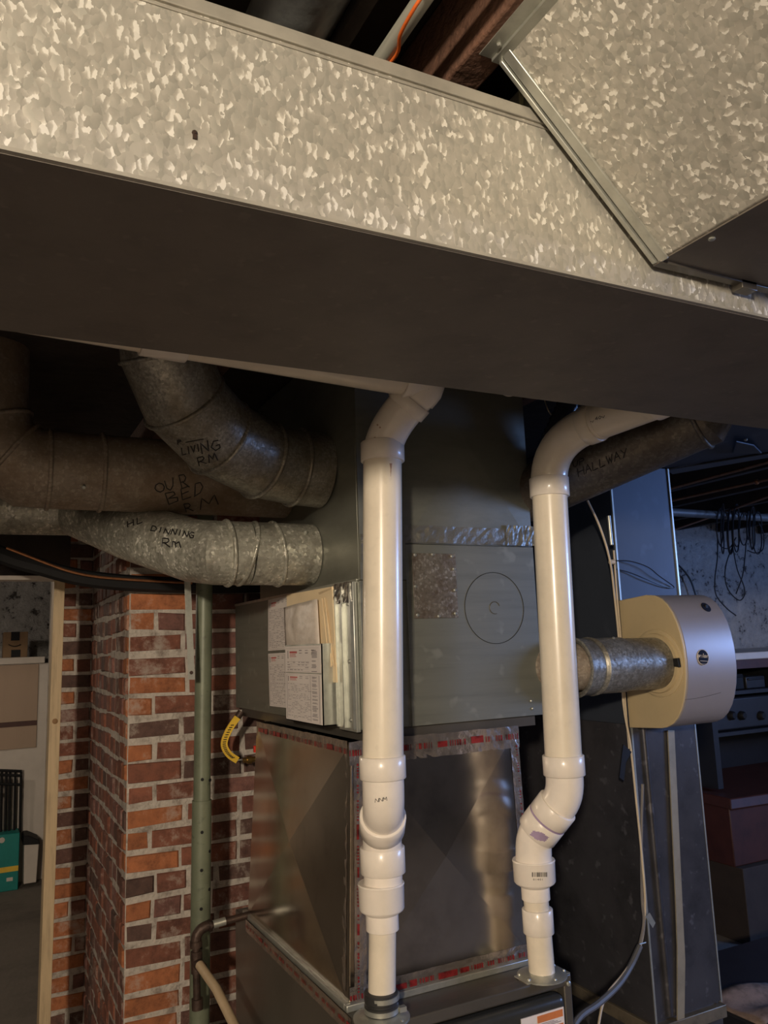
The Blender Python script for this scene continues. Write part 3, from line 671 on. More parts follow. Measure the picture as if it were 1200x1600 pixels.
k1 = V((1.253, 1.702, 1.115)); k2 = V((1.300, 1.622, 1.222)); dirm = (k2-k1).normalized()
MB().tube([c3(1.045)]+bend(k1-V((0, 0, .035)), k1, k1+dirm*.03, 8), R3-.001, 40).build('lower_elbow', M_pvcw, t)
h1 = hub('elbow_hub', t, k1+dirm*.018, dirm, .045, .051)
h2 = hub('elbow_hub', t, k1+dirm*.067, dirm, .042, .051)
q = MB().lathe(k1+dirm*.0625, dirm, [(0, .0500), (.005, .0500)], 40).build('primer_ring', M_purple, t)
MB().tube([k1+dirm*.09]+bend(k2-dirm*.03, k2, k2+V((0, 0, .04)), 8)+[V((1.299, 1.62, 1.285))], R3+.0005, 40).build('upper_elbow', M_pvcw, t)
hub('coupling', t, V((1.299, 1.62, 1.268)), (0, 0, 1), .048, .0505)
ta = V((1.315, 1.62, 1.957))
up_ = MB().cyl(V((1.299, 1.62, 1.29)), ta+V((0, 0, .02)), R3, n=48).build('upper_pipe', M_pvc, t)
hub('coupling', t, ta, (.02, 0, 1), .050, .0505)
hp0 = V((1.352, 1.45, 2.120)); hp1 = V((1.39, 1.27, 2.135))
MB().tube(bend(V((1.316, 1.62, 1.99)), V((1.318, 1.62, 2.115)), hp0, 12), R3+.002, 40).build('upper_bend', M_pvc, t)
hd = (hp1-hp0).normalized()
hub('bend_hub', t, hp0-hd*.045, hd, .035, .0505, M_pvc)
hr = MB().cyl(hp0-hd*.01, hp1, R3+.001, n=40).build('top_run', M_pvc, t)
MB().tube([hp1-hd*.035]+bend(hp1-hd*.03, hp1+hd*.04, hp1+hd*.045+V((0, 0, .07)), 8), R3+.005, 40).build('top_elbow', M_pvcw, t)
tr = bvh(hr); q = MB(); scribble(q, tr, 'MNNENN', (896, 669), (5, -1.5), (0, -3), 1.05, .0005); scribble(q, tr, '40v', (930, 657), (4.4, -1.3), (-.3, -5), 1.2, .0006); q.build('print_mark', M_ink, t)
def patch(tree, poly, mat, name, parent, lift=.0005, n=14):
    xs = [p[0] for p in poly]; ys = [p[1] for p in poly]; x0, x1, y0, y1 = min(xs), max(xs), min(ys), max(ys)
    def inside(x, y):
        c = False
        for i in range(len(poly)):
            (xa, ya_), (xb, yb_) = poly[i], poly[i-1]
            if (ya_ > y) != (yb_ > y) and x < (xb-xa)*(y-ya_)/(yb_-ya_)+xa: c = not c
        return c
    g = {}; mb = MB()
    def vert(i, j):
        if (i, j) not in g:
            h = tree.ray_cast(CAM, ray(x0+(x1-x0)*i/n, y0+(y1-y0)*j/n)); d = ray(600, 800)
            g[i, j] = mb.bm.verts.new(h[0]+h[1]*(-1 if h[1].dot(h[0]-CAM) > 0 else 1)*lift) if h[0] else None
        return g[i, j]
    for i in range(n):
        for j in range(n):
            if inside(x0+(x1-x0)*(i+.5)/n, y0+(y1-y0)*(j+.5)/n):
                v = [vert(i, j), vert(i+1, j), vert(i+1, j+1), vert(i, j+1)]
                if all(v): mb.bm.faces.new(v)
    return mb.build(name, mat, parent, smooth=60)
vp = bpy.data.objects['vent_pipe']
kids = {o.name.split('.')[0]: o for o in vp.children if not o.name.startswith('coupling')}
M_rust = plain('rusty_drip', (.42, .27, .18), .6)
patch(bvh(kids['upper_pipe']), [(608.5, 724), (612.5, 724), (611.5, 733), (610.5, 747), (609.8, 733)], M_rust, 'drip_stain', vp)
for (sx_, sy_) in ((590, 664), (594, 668), (586, 684)):
    patch(bvh(kids['upper_bend']), [(sx_-1.6, sy_), (sx_, sy_-1.8), (sx_+1.6, sy_), (sx_, sy_+1.8)], M_rust, 'dirt_speck', vp, n=5)
patch(bvh(h1), [(833, 1298), (845, 1300), (858, 1308), (852, 1315), (838, 1312), (828, 1304)], M_purple, 'primer_smear', t)
tr = bvh(rd); q = MB()
x = 832.
while x < 855:
    w = random.choice([.5, .9, 1.3]); a = tr.ray_cast(CAM, ray(x, 1370)); c = tr.ray_cast(CAM, ray(x, 1363))
    if a[0] and c[0]: q.tube([a[0], c[0]], w*.0009, 5)
    x += w+1.0
q2 = scribble(q, tr, '0l40l', (833, 1375.5), (2.4, 0), (0, -2.6), 1.4, .0004)
q.build('barcode', M_ink, t)

# ---------------------------------------------------------------- paperwork on the case's left side
def XP(px, py, x): return onX(px, py, x)
def flat(name, x, pts, mat, parent=None, th=.0012, label=None, cat=None, group=None):
    mb = MB(); mb.prism([onX(p[0], p[1], x) for p in pts], (th, 0, 0)); o = mb.build(name, mat, parent)
    if label: tag(o, label, cat, group)
    return o
def printing(parent, x, cs, rows, mat, mat2):
    """rows: (u0,v0,u1,v1,red) bars on a sheet with corners cs (pixel tl,tr,br,bl)"""
    tl, tr_, br, bl = [onX(p[0], p[1], x) for p in cs]
    def P(u, v): return (tl.lerp(tr_, u)).lerp(bl.lerp(br, u), v)+V((-.0006, 0, 0))
    a, b_ = MB(), MB(); na = nb = 0
    for (u0_, v0, u1_, v1, red) in rows:
        m = b_ if red else a
        m.face([P(u0_, v0), P(u1_, v0), P(u1_, v1), P(u0_, v1)])
        if red: nb += 1
        else: na += 1
    if na: a.build('print', mat, parent, smooth=0)
    else: a.bm.free()
    if nb: b_.build('red_print', mat2, parent, smooth=0)
    else: b_.bm.free()
def form_rows(seed, right=True, v0=.0, v1=1.0):
    rnd = random.Random(seed); R = []; h = v1-v0
    def add(a, b, c, d, r=0): R.append((a, v0+b*h, c, v0+d*h, r))
    t = .0022/h if h else .004
    for (a, b, c, d) in ((.04, .03, .96, .03+t), (.04, .97, .96, .97+t)): add(a, b, c, d)
    add(.04, .03, .05, .97); add(.95, .03, .96, .97)
    add(.14, .07, .36, .10, 1); add(.14, .115, .32, .125, 1); add(.14, .14, .34, .148, 1); add(.08, .06, .10, .17)
    for i in range(6): add(.42+.17*(i % 3), .055+.035*(i//3)+.004*(i % 2), .50+.17*(i % 3), .067+.035*(i//3))
    y = .21
    while y < .94:
        add(.06, y, .70 if right else .93, y+t*.7)
        x = .07
        while x < (.66 if right else .9):
            w = rnd.uniform(.03, .1)
            if rnd.random() < .6: add(x, y+.010, x+w, y+.018)
            x += w+.03
        y += .034
    if right:
        add(.72, .03, .728, .97); y = .06
        while y < .93:
            add(.76+rnd.uniform(0, .02), y, .92-rnd.uniform(0, .05), y+.010); y += .018 if rnd.random() < .8 else .05
    return R
cs = [(419, 937.5), (456, 929.5), (456, 1014.5), (419, 1017)]
o = flat('service_form', .838, cs, M_paper, None, .001, 'printed service form behind the manila envelope, top left of the papers', 'paper')
o['_w'] = tuple(o.location); printing(o, .8378, cs, form_rows(1, False), M_greyink, M_redprint)
cs = [(419, 1021.5), (456, 1019), (456, 1107), (421.5, 1103)]
o = flat('service_form', .838, cs, M_paper, None, .001, 'printed service form beside the metal document holder, lower left of the papers', 'paper')
o['_w'] = tuple(o.location); printing(o, .8378, cs, form_rows(2, True), M_greyink, M_redprint)
# document holder
t = thing('document_holder', 'grey metal document holder with printed forms taped to its front', 'holder', (.815, 2.05, 1.40))
xf = .792; ya, yc = 1.917, 2.182
MB().box((xf, ya, 1.401), (xf+.003, yc, 1.606)).build('front_panel', M_steel, t)
MB().box((xf, ya, 1.401), (XL-.001, ya+.002, 1.606)).box((xf, ya, 1.401), (XL-.001, yc, 1.404)).box((xf, yc-.002, 1.401), (XL-.001, yc, 1.606)).build('side_panel', M_steel, t)
MB().box((XL-.006, ya-.010, 1.405), (XL-.001, ya+.001, 1.60)).lathe((XL-.006, ya-.004, 1.585), (-1, 0, 0), [(0, .005), (.004, .005), (.006, .003)], 8).lathe((XL-.006, ya-.004, 1.42), (-1, 0, 0), [(0, .005), (.004, .005), (.006, .003)], 8).build('mounting_lip', M_steel, t)
def holder_sheet(z0, z1, seed, lab, vv):
    o = MB().box((xf-.0012, ya+.004, z0), (xf-.0002, yc-.001, z1)).build('taped_form', M_paper, t)
    rows = form_rows(seed, True)
    a, b_ = MB(), MB()
    for (u0_, v0, u1_, v1, red) in rows:
        if v1 > vv: continue
        y0 = yc-.001-(u0_)*(yc-ya-.005); y1 = yc-.001-(u1_)*(yc-ya-.005); k = (z1-z0)/vv
        (b_ if red else a).face([(xf-.0018, y0, z1-v0*k), (xf-.0018, y1, z1-v0*k), (xf-.0018, y1, z1-v1*k), (xf-.0018, y0, z1-v1*k)])
    a.build('print', M_greyink, o, smooth=0); b_.build('red_print', M_redprint, o, smooth=0)
holder_sheet(1.532, 1.602, 3, '', .36); holder_sheet(1.404, 1.529, 4, '', 1.0)
# envelope, folded cards, plastic bag
o = MB().prism([onX(448, 929, .822), onX(518.5, 916.5, .822), onX(524.5, 1003.5, .822)+V((0, 0, -.10)), onX(446, 1012, .822)+V((0, 0, -.10))], (.003, 0, 0)).build('manila_envelope', M_manila, None)
tag(o, 'tall manila envelope standing in the metal document holder', 'envelope')
o['_w'] = tuple(o.location)
MB().prism([onX(497, 926, .8215), onX(518, 918, .8215), onX(517, 921, .8215), onX(499, 929, .8215)], (.0008, 0, 0)).build('flap_crease', plain('manila_crease', (.62, .48, .30), .6), o)
for k, (a, c, dx) in enumerate((((500, 934), (521, 1010), .818), ((496, 935), (513, 1010), .814), ((503, 955), (517, 1010), .816))):
    p0 = onX(a[0], a[1], dx); p1 = onX(a[0]+7, a[1], dx); p2 = onX(c[0], c[1], dx)
    o = MB().prism([p0, p1, p2+V((0, 0, -.05)), p0+V((0, .02, -.16))], (.0015, 0, 0)).build('folded_booklet', M_manila)
    tag(o, ['folded tan booklet nearest the envelope in the holder', 'folded tan booklet touching the plastic bag in the holder', 'short tan booklet between two others in the holder'][k], 'booklet', 'booklets in the document holder')
mb = MB(); n = 12; g = []
c4 = [onX(443.5, 949.5, .803), onX(495, 936, .803), onX(499, 1012, .803), onX(446, 1018, .803)]
for f in (0, 1):
    G = []
    for i in range(n+1):
        row = []
        for j in range(n+1):
            u_, v_ = i/n, j/n; p = c4[0].lerp(c4[1], u_).lerp(c4[3].lerp(c4[2], u_), v_)
            bul = math.sin(pi*u_)**.6*math.sin(pi*min(1, v_*.8+.1))**.5*.009 if 0 < i < n else 0
            row.append(mb.bm.verts.new(p+V(((-bul+random.uniform(-.0015, .0015)*(bul > 0)) if f == 0 else .002, 0, 0))))
        G.append(row)
    for i in range(n):
        for j in range(n): mb.bm.faces.new((G[i][j], G[i+1][j], G[i+1][j+1], G[i][j+1]))
    g.append(G)
for i in range(n):
    for (a, c) in (((i, 0), (i+1, 0)), ((i, n), (i+1, n)), ((0, i), (0, i+1)), ((n, i), (n, i+1))):
        mb.bm.faces.new((g[0][a[0]][a[1]], g[0][c[0]][c[1]], g[1][c[0]][c[1]], g[1][a[0]][a[1]]))
o = mb.build('plastic_bag', M_bag, None, smooth=180); tag(o, 'crinkled grey plastic bag of papers in front of the manila envelope', 'bag')

# ---------------------------------------------------------------- return duct and humidifier
t = thing('return_duct', 'tall dark blue-grey return air duct on the right with scuffed lower front', 'duct', (1.92, 2.2, .3))
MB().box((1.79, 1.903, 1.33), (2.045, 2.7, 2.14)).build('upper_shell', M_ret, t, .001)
lo = [V((1.79, 1.90, .505)), V((2.055, 1.90, .505)), V((2.055, 1.90, 1.33)), V((1.79, 1.90, 1.33))]
mb = MB(); cross_panel(mb, lo, -.003); 
o = mb.build('front_panel', M_retlow, t, smooth=0); s = o.modifiers.new('thick', 'SOLIDIFY'); s.thickness = .002; s.offset = -1
lf = [V((1.788, 2.72, .485)), V((1.788, 1.90, .485)), V((1.788, 1.90, 1.33)), V((1.788, 2.72, 1.33))]
mb = MB(); cross_panel(mb, lf, .022); o = mb.build('left_panel', M_retlow, t, smooth=0); s = o.modifiers.new('thick', 'SOLIDIFY'); s.thickness = .002; s.offset = -1
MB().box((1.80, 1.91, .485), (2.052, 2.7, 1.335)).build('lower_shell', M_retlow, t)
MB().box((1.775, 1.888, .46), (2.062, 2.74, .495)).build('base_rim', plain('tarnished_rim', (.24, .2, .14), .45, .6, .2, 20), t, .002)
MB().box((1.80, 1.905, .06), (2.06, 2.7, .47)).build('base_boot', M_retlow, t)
MB().box((1.786, 1.897, .5), (1.792, 1.903, 2.14)).box((2.043, 1.899, 1.33), (2.049, 1.905, 2.14)).box((2.052, 1.897, .5), (2.057, 1.903, 1.33)).build('edge_seam', M_steel, t)
# left long crease rib on front
MB().tube([(1.835, 1.899, 1.33), (1.84, 1.897, .51)], .010, 10).build('formed_rib', M_retlow, t)
o = MB().sheet([onY(1043, 1141, 1.893), onY(1053, 1141, 1.893), onY(1066, 1420, 1.893), onY(1070, 1500, 1.893), onY(1068, 1640, 1.893), onY(1058, 1640, 1.893), onY(1058, 1480, 1.893), onY(1055, 1400, 1.893)], .004).build('hanging_strap', plain('tan_strap', (.34, .30, .22), .5, .3), None)
tag(o, 'long tan flat strap running down the front of the return duct', 'strap')
t = thing('horizontal_duct', 'blue-grey horizontal return trunk with flared underside, top right below the ceiling', 'duct', (2.1, 1.5, 2.14))
MB().prism([(1.80, 1.90, 2.142), (2.045, 1.90, 2.142), (2.288, 1.70, 2.17), (2.75, 1.32, 2.22), (1.80, 1.32, 2.22)], (0, 0, .07)).build('duct_shell', M_ret, t, .001)
q = MB().prism([(2.046, 1.905, 2.139), (2.288, 1.70, 2.166), (2.36, 1.74, 2.170), (2.13, 1.96, 2.142)], (0, 0, -.003)).build('flared_flange', M_ret, t)
mb = MB(); pz = [onZ(1150, 688, 2.165), onZ(1178, 694, 2.165), onZ(1190, 706, 2.165), onZ(1145, 706, 2.165)]; mb.prism(pz, (0, 0, -.006)); mb.build('raised_patch', M_ret, t, .002)
MB().lathe(onZ(1165, 686, 2.17), (0, 0, -1), [(0, .005), (.004, .005), (.006, .003)], 8).build('screw', M_steel, t)

t = thing('humidifier', 'tan round-fronted furnace humidifier with black badge on the return duct', 'humidifier', (1.92, 1.9, 1.33))
def dprof(x, inset=0.0):
    # D-shaped outline in (Y,z)
    pts = [(1.90, 1.705-inset), (1.785+inset*.3, 1.714-inset)]
    # curved nose
    y0, z0 = 1.775, 1.714-inset; out = []
    for i in range(1, 16):
        u_ = i/16; ang = pi/2-pi*u_
        zz = 1.522+(.192-inset)*sin(ang); yy = 1.785-(.125-inset)*cos(ang)**.8
        out.append((yy, zz))
    pts += out
    pts += [(1.77+inset*.3, 1.330+inset), (1.90, 1.322+inset)]
    return [V((x, y, z)) for (y, z) in pts]
body = MB().prism(dprof(1.782), (.006, 0, 0)).build('side_plate', M_hum, t, .002)
cv = MB().prism(dprof(1.788, .001), (.205, 0, 0))
cover = cv.build('cover', M_humc, t, .006, smooth=50, seg=3)
MB().box((1.80, 1.888, 1.335), (1.985, 1.901, 1.70)).build('back_frame', M_humc, t)
hc = V((1.783, 1.762, 1.515))
q = MB(); q.lathe(hc, (-1, 0, 0), [(0, .097), (.004, .097), (.006, .094), (.006, .086), (.014, .084), (.014, .074)], 48)
q.build('duct_port', M_hum, t)
kn = MB(); kc_ = hc+V((-.008, -.078, .002)); kn.prism([kc_+V((0, .018, .0)), kc_+V((0, .004, .012)), kc_+V((0, -.014, .013)), kc_+V((0, -.016, -.013)), kc_+V((0, .004, -.011))], (-.010, 0, 0)); kn.build('damper_knob', M_black, t, .002)
def on_cover(px, py):
    tr = bvh(cover); h = tr.ray_cast(CAM, ray(px, py)); return h[0], h[1]
for nm, px, py, rr in (('logo_badge', 1098, 1027, .0215), ('latch_button', 1103, 949, .0165)):
    p, nn = on_cover(px, py)
    nn = -nn if nn.dot(ray(px, py)) > 0 else nn
    ob = MB().lathe(p-nn*.002, nn, [(0, rr), (.003, rr), (.0042, rr-.0015), (.0045, rr-.003)], 36).build(nm, plain('navy_badge', (.010, .013, .028), .75, spec=.15), t)
    if nm == 'logo_badge':
        tr = bvh(ob); q = MB(); q.tube([p+nn*.001+(V((1, 0, 0))*cos(a)+nn.cross(V((1, 0, 0)))*sin(a))*rr for a in [2*pi*i/40 for i in range(41)]], .0010, 6, False)
        scribble(q, tr, 'Aprilaire', (1089, 1027), (1.95, .1), (.1, -6.5), 1.15, .0008)
        scribble(q, tr, '-', (1094, 1033), (12, .8), (0, -1), 1, .0009); scribble(q, tr, '-', (1092, 1037), (11, .6), (0, -1), 1, .0004)
        q.build('logo', M_white, ob)
    else:
        MB().box(p+nn*.0015+V((-.006, -.003, -.008)), p+nn*.0015+V((.006, .003, .008))).build('slot', M_black, ob, .002)
# cover seam
q = MB(); tr = bvh(cover); w = []
for i in range(24):
    px = 1062+i*2.8; h = tr.ray_cast(CAM, ray(px, 1094-(i/23)**1.0*12+2*sin(i/23*pi)))
    if h[0]: w.append(h[0])
q.tube(w, .0006, 5); q.build('cover_seam', M_dark, t)
# bypass duct
t = thing('bypass_duct', 'short round galvanised bypass duct entering the side of the humidifier', 'duct', (1.6, 1.73, 1.44))
rb = .0735
q = MB(); q.tube([V((1.782, 1.760, 1.515)), V((1.63, 1.760, 1.517))], rb, 44); q.build('straight_run', M_galv, t, smooth=30)
q = MB(); q.lathe(V((1.635, 1.760, 1.517)), (-1, 0, 0), [(0, rb), (.0, rb+.003), (.10, rb+.003), (.104, rb+.006), (.108, rb+.003), (.112, rb+.007), (.117, rb+.003), (.165, rb+.005), (.168, rb+.009), (.170, rb+.004), (.168, rb-.004), (.12, rb-.004)], 44); q.build('crimped_sleeve', M_galv, t, smooth=30)
q = MB(); q.tube([V((1.50, 1.762, 1.518)), V((1.46, 1.775, 1.52)), V((1.42, 1.80, 1.52)), V((1.40, 1.87, 1.52)), V((1.378, 1.93, 1.52))], rb-.008, 36); q.build('elbow', M_galvd, t, smooth=30)
q = MB(); q.lathe((1.60, 1.74, 1.517+.072), (0, -.3, 1), [(0, .004), (.004, .004), (.006, .002)], 8); q.build('screw', M_steel, t)

# cables along the return duct's corner
def cab(name, pts, r, mat, label, cat='cable', k=8):
    o = MB().tube(spline(pts, k), r, 8, True, False).build(name, mat); return tag(o, label, cat)
yc_ = 1.87
cab('thermostat_cable', [onY(918, 782, 1.86), onY(938, 825, 1.86), onY(953, 876, 1.86), onY(960, 930, 1.87), onY(968, 1010, 1.885), onY(974, 1100, 1.885), onY(985, 1165, 1.872), onY(994, 1250, 1.872), onY(1003, 1340, 1.872), onY(1008, 1418, 1.872), onY(1000, 1480, 1.87), onY(975, 1520, 1.84), onY(945, 1560, 1.80), onY(932, 1620, 1.76)], .0034, M_cable, 'beige cable running down the near corner of the return duct and curling below')
cab('thermostat_cable', [onY(959, 860, 1.878), onY(964, 930, 1.882), onY(971, 1010, 1.888), onY(977, 1100, 1.888), onY(983, 1170, 1.88)], .0030, M_cable, 'second beige cable strapped beside the first, behind the bypass duct')
o = MB().lathe(onY(951, 806, 1.87), onY(957, 866, 1.87)-onY(951, 806, 1.87), [(0, .0058), (.09, .0058), (.092, .004)], 16).build('metal_rod', M_steel, None); tag(o, 'short bright metal rod tucked beside the return duct corner', 'rod')
cab('copper_tube', [onY(1004, 1225, 1.876), onY(1002, 1300, 1.876), onY(1003, 1400, 1.876), onY(1006, 1440, 1.872), onY(1000, 1475, 1.866)], .0045, plain('dull_tube', (.30, .27, .24), .4, .5), 'dull grey tube beside the beige cable on the return duct')
cab('drain_hose', [onY(1000, 1478, 1.862), onY(985, 1510, 1.85), onY(965, 1540, 1.82), onY(935, 1568, 1.79), onY(905, 1590, 1.76), onY(885, 1625, 1.73)], .0085, plain('cloudy_hose', (.12, .12, .125), .55), 'cloudy drain hose curving down from the return duct corner', 'hose')
q = MB(); q.prism([onY(968, 1215, 1.865), onY(974, 1163, 1.865), onY(987, 1175, 1.865), onY(978, 1192, 1.865), onY(975, 1220, 1.865)], (0, .004, 0)); o = q.build('electrical_tape', M_black); tag(o, 'black electrical tape wrapped round the beige cables below the humidifier', 'tape')
q = MB(); q.sheet([onY(1008, 1432, 1.868), onY(1015, 1426, 1.868), onY(1024, 1442, 1.868), onY(1020, 1450, 1.868)], .001); q.lathe(onY(1004, 1474, 1.86), (1, 0, 0), [(-.012, .002), (.012, .002)], 6); o = q.build('cable_tie', M_steel); tag(o, 'small metal tab holding the beige cable to the return duct', 'clip')
q = MB(); q.lathe(onY(955.5, 878, 1.872), (1, 0, 0), [(-.006, .0075), (.010, .0075)], 12); o = q.build('cable_tie', M_cable); tag(o, 'cable tie binding the beige cables above the humidifier', 'clip')
cab('black_wire', [onY(960, 876, 1.897), onY(985, 877, 1.888), onY(1012, 886, 1.886), onY(1030, 900, 1.888), onY(1053, 917, 1.897), onY(1040, 917, 1.896), onY(1010, 905, 1.892), onY(985, 895, 1.895), onY(962, 889, 1.9)], .0016, M_blk, 'thin black wire looped across the blue face of the return duct')
cab('white_wire', [onY(850, 622, 1.75), onY(856, 640, 1.70), onY(861, 648, 1.72)], .0018, M_cable, 'short pale wire dangling near the top of the right vent pipe')
# black flexible insulation + smoke-detector-like disc under trunk back edge
q = MB(); 
fl = [V((1.40, 1.745, 1.98)), V((1.405, 1.73, 2.10)), V((1.43, 1.70, 2.18)), V((1.46, 1.68, 2.26)), V((1.48, 1.67, 2.41))]
sp_ = spline(fl, 10); q.tube(sp_, [.030+.003*(i % 2) for i in range(len(sp_))], 20, True, False); o = q.build('flexible_sleeve', plain('black_plastic_sleeve', (.03, .032, .04), .2, 0, .2, 10, .6, 30), None, smooth=60); tag(o, 'shiny black plastic sleeve behind the top of the right vent pipe', 'hose')
t = thing('ceiling_socket', 'round white electrical socket peeking out below the big duct', 'socket', onY(793, 612, 1.60))
pc = onY(793, 600, 1.62)
MB().lathe(pc, (-.1, -.9, -.35), [(0, .030), (.012, .032), (.016, .030), (.018, .022)], 32).build('socket_body', M_white, t)
q = MB()
for a, c in ((784, 613), (797, 614)): p = onY(a, c, 1.598); q.box(p-V((.0018, .006, .005)), p+V((.0018, .004, .005)))
q.build('slot', M_black, t)

# ---------------------------------------------------------------- left: column, valve, pipes, strap, stud
t = thing('support_column', 'olive green steel jack column in front of the brick wall', 'column', (.655, 2.6, 0))
gx = lambda z: V((.6525+.0145*(z-.5)/1.2, 2.6, z))
MB().cyl(gx(1.13), gx(2.41), .0262, n=28).build('inner_tube', M_green, t)
MB().cyl(gx(0), gx(1.14), .0300, n=28).build('outer_tube', M_green, t)
q = MB()
for z in (1.205, 1.05, .94, .83, .72):
    q.lathe(gx(z)+V((-.006, -.029 if z < 1.13 else -.0255, 0)), (0, -1, 0), [(0, .005), (.0015, .005)], 12)
for z in (1.20, .99, .88): q.lathe(gx(z)+V((.018, -.020, 0)), (.7, -.7, 0), [(0, .005), (.004, .005)], 12)
q.build('pin_hole', M_black, t)
o = MB().sheet([onY(289, 935, 2.5)+V((-.03, 0, .62)), onY(299, 935, 2.5)+V((-.03, 0, .62)), onY(299, 935, 2.5), onY(304.5, 1062, 2.5), onY(294, 1062, 2.5), onY(289, 935, 2.5)], .002).build('hanger_strap', M_steel, None); tag(o, 'galvanised metal hanger strap with one hole, hanging before the brick wall', 'strap'); o['_w'] = tuple(o.location)
MB().lathe(onY(299, 1051, 2.498), (0, -1, 0), [(0, .0055), (.001, .0055)], 12).build('strap_hole', M_iron, o)
t = thing('gas_valve', 'brass valve with red handle and yellow printed sleeve beside the plenum', 'valve', (.83, 2.7, 1.22))
yl = [onY(373, 1118, 2.7), onY(358, 1140, 2.7), onY(350, 1162, 2.7), onY(357, 1178, 2.7), onY(371, 1188, 2.7)]
s_ = spline(yl, 6); tr_v = MB()
mb = MB()
for i in range(len(s_)-1):
    pass
vs = []
for i, p in enumerate(s_):
    tt = (s_[min(i+1, len(s_)-1)]-s_[max(i-1, 0)]).normalized(); n_ = tt.cross(V((0, -1, 0))).normalized()
    vs.append([mb.bm.verts.new(p+n_*.011+V((0, -.003, 0))), mb.bm.verts.new(p-n_*.011+V((0, -.003, 0))), mb.bm.verts.new(p-n_*.011+V((0, .003, 0))), mb.bm.verts.new(p+n_*.011+V((0, .003, 0)))])
for i in range(len(vs)-1):
    for k in range(4): mb.bm.faces.new((vs[i][k], vs[i][(k+1) % 4], vs[i+1][(k+1) % 4], vs[i+1][k]))
mb.bm.faces.new(vs[0][::-1]); mb.bm.faces.new(vs[-1])
slv = mb.build('yellow_sleeve', M_yel, t, smooth=60)
q = MB()
for i in range(4, len(s_)-3):
    p = s_[i]+V((0, -.0045, 0)); q.box(p+V((-.006, -.0005, -.002)), p+V((.005, 0, .001)))
q.build('print_mark', M_ink, slv)
MB().cyl(onY(377, 1112, 2.7), onY(371, 1121, 2.7), .012, n=10).build('sleeve_end', M_iron, t)
MB().lathe(onY(369, 1188, 2.7), (1, 0, 0), [(0, .003), (.02, .003)], 10).build('stem', M_steel, t)
MB().lathe(onY(380, 1188, 2.7), (1, 0, 0), [(0, .008), (.012, .008), (.012, .013), (.028, .013), (.028, .009), (.045, .009), (.045, .014), (.068, .014), (.068, .009), (.12, .009)], 18).build('valve_body', M_brass, t)
MB().box(onY(397, 1176, 2.69), onY(418, 1163, 2.70)).cyl(onY(404, 1185, 2.7), onY(404, 1172, 2.7), .004, n=8).build('valve_handle', M_red, t, .004)
t = thing('iron_gas_pipe', 'black iron pipe with elbow and tee in front of the green column', 'pipe', (.62, 2.5, .59))
gy = 2.5; E1 = onY(305, 1452, gy); T1 = onY(307, 1500, gy)
MB().cyl(onY(420, 1421, 2.51), onY(325, 1447, gy), .0105, n=18).build('horizontal_run', M_iron, t)
MB().tube(bend(onY(330, 1445, gy), onY(304, 1450, gy), onY(306, 1475, gy), 8), .015, 18).build('elbow', M_iron, t)
MB().lathe(onY(330, 1445.5, gy), onY(325, 1447, gy)-onY(330, 1445.5, gy), [(0, .0175), (.008, .0175)], 18).build('elbow_collar', M_iron, t)
MB().cyl(onY(306, 1470, gy), onY(306.5, 1480, gy), .0175, n=18).build('elbow_collar', M_iron, t)
MB().cyl(onY(306, 1475, gy), onY(308, 1575, gy), .0105, n=18).build('drop_pipe', M_iron, t)
MB().cyl(onY(307, 1486, gy), onY(307.5, 1520, gy), .0165, n=18).cyl(onY(307, 1503, gy), onY(316, 1513, 2.46), .015, n=18).build('tee', M_iron, t)
MB().cyl(onY(308, 1560, gy), onY(308.5, 1577, gy), .016, n=18).build('end_cap', M_iron, t)
MB().cyl(onY(333, 1444.5, gy), onY(352, 1439, gy), .0115, n=18).build('silver_label', M_steel, t)
o = MB().tube([onY(312, 1508, 2.46), onY(338, 1545, 2.33), onY(380, 1630, 2.1), onY(380, 1630, 2.1)*1.6-onY(338, 1545, 2.33)*.6, (.72, 1.72, .02)], .0125, 18).build('plastic_pipe', M_cpvc, None); tag(o, 'tan plastic pipe running from the iron tee down toward the viewer', 'pipe')
# pine stud and header rail
sx = V((.291, 3.3, 0))
o = MB().hexa([(.262, 3.3, 0), (.300, 3.3, 0), (.300, 3.389, 0), (.262, 3.389, 0), (.272, 3.3, 1.90), (.310, 3.3, 1.90), (.310, 3.389, 1.90), (.272, 3.389, 1.90)]).build('pine_stud', M_pine, None, .001)
tag(o, 'upright pine stud left of the brick wall at the doorway edge', 'stud')
o['_w'] = tuple(o.location); MB().lathe(onY(86, 1127, 3.299), (0, -1, 0), [(0, .010), (.0012, .008)], 16).build('wood_knot', plain('knot_brown', (.25, .14, .06), .7), o)
# black insulated pipe and copper line sagging behind the ducts
cab('insulated_pipe', [onY(-120, 812, 2.85), onY(0, 866, 2.85), onY(60, 885, 2.85), onY(130, 903, 2.85), onY(220, 912, 2.85), onY(340, 915, 2.85), onY(470, 912, 2.85)], .028, M_black, 'thick black insulated pipe sagging behind the ducts at left', 'pipe')
cab('copper_pipe', [onY(10, 856, 2.815), onY(75, 881, 2.815), onY(110, 893, 2.815), onY(150, 901, 2.815), onY(210, 906, 2.815), onY(300, 911, 2.815)], .0045, M_copper, 'thin copper line on the sagging black insulated pipe', 'pipe')
# header ledge over doorway
o = MB().box((-.8, 3.28, 1.885), (.29, 3.36, 1.90)).build('door_header_strip', M_white, None); tag(o, 'pale horizontal strip above the doorway at the left edge', 'board')
o = MB().box((-.9, 3.33, 1.905), (.33, 3.42, 2.30)).build('header_beam', M_sub, None); tag(o, 'dark brown timber over the doorway behind the sagging pipe', 'beam')
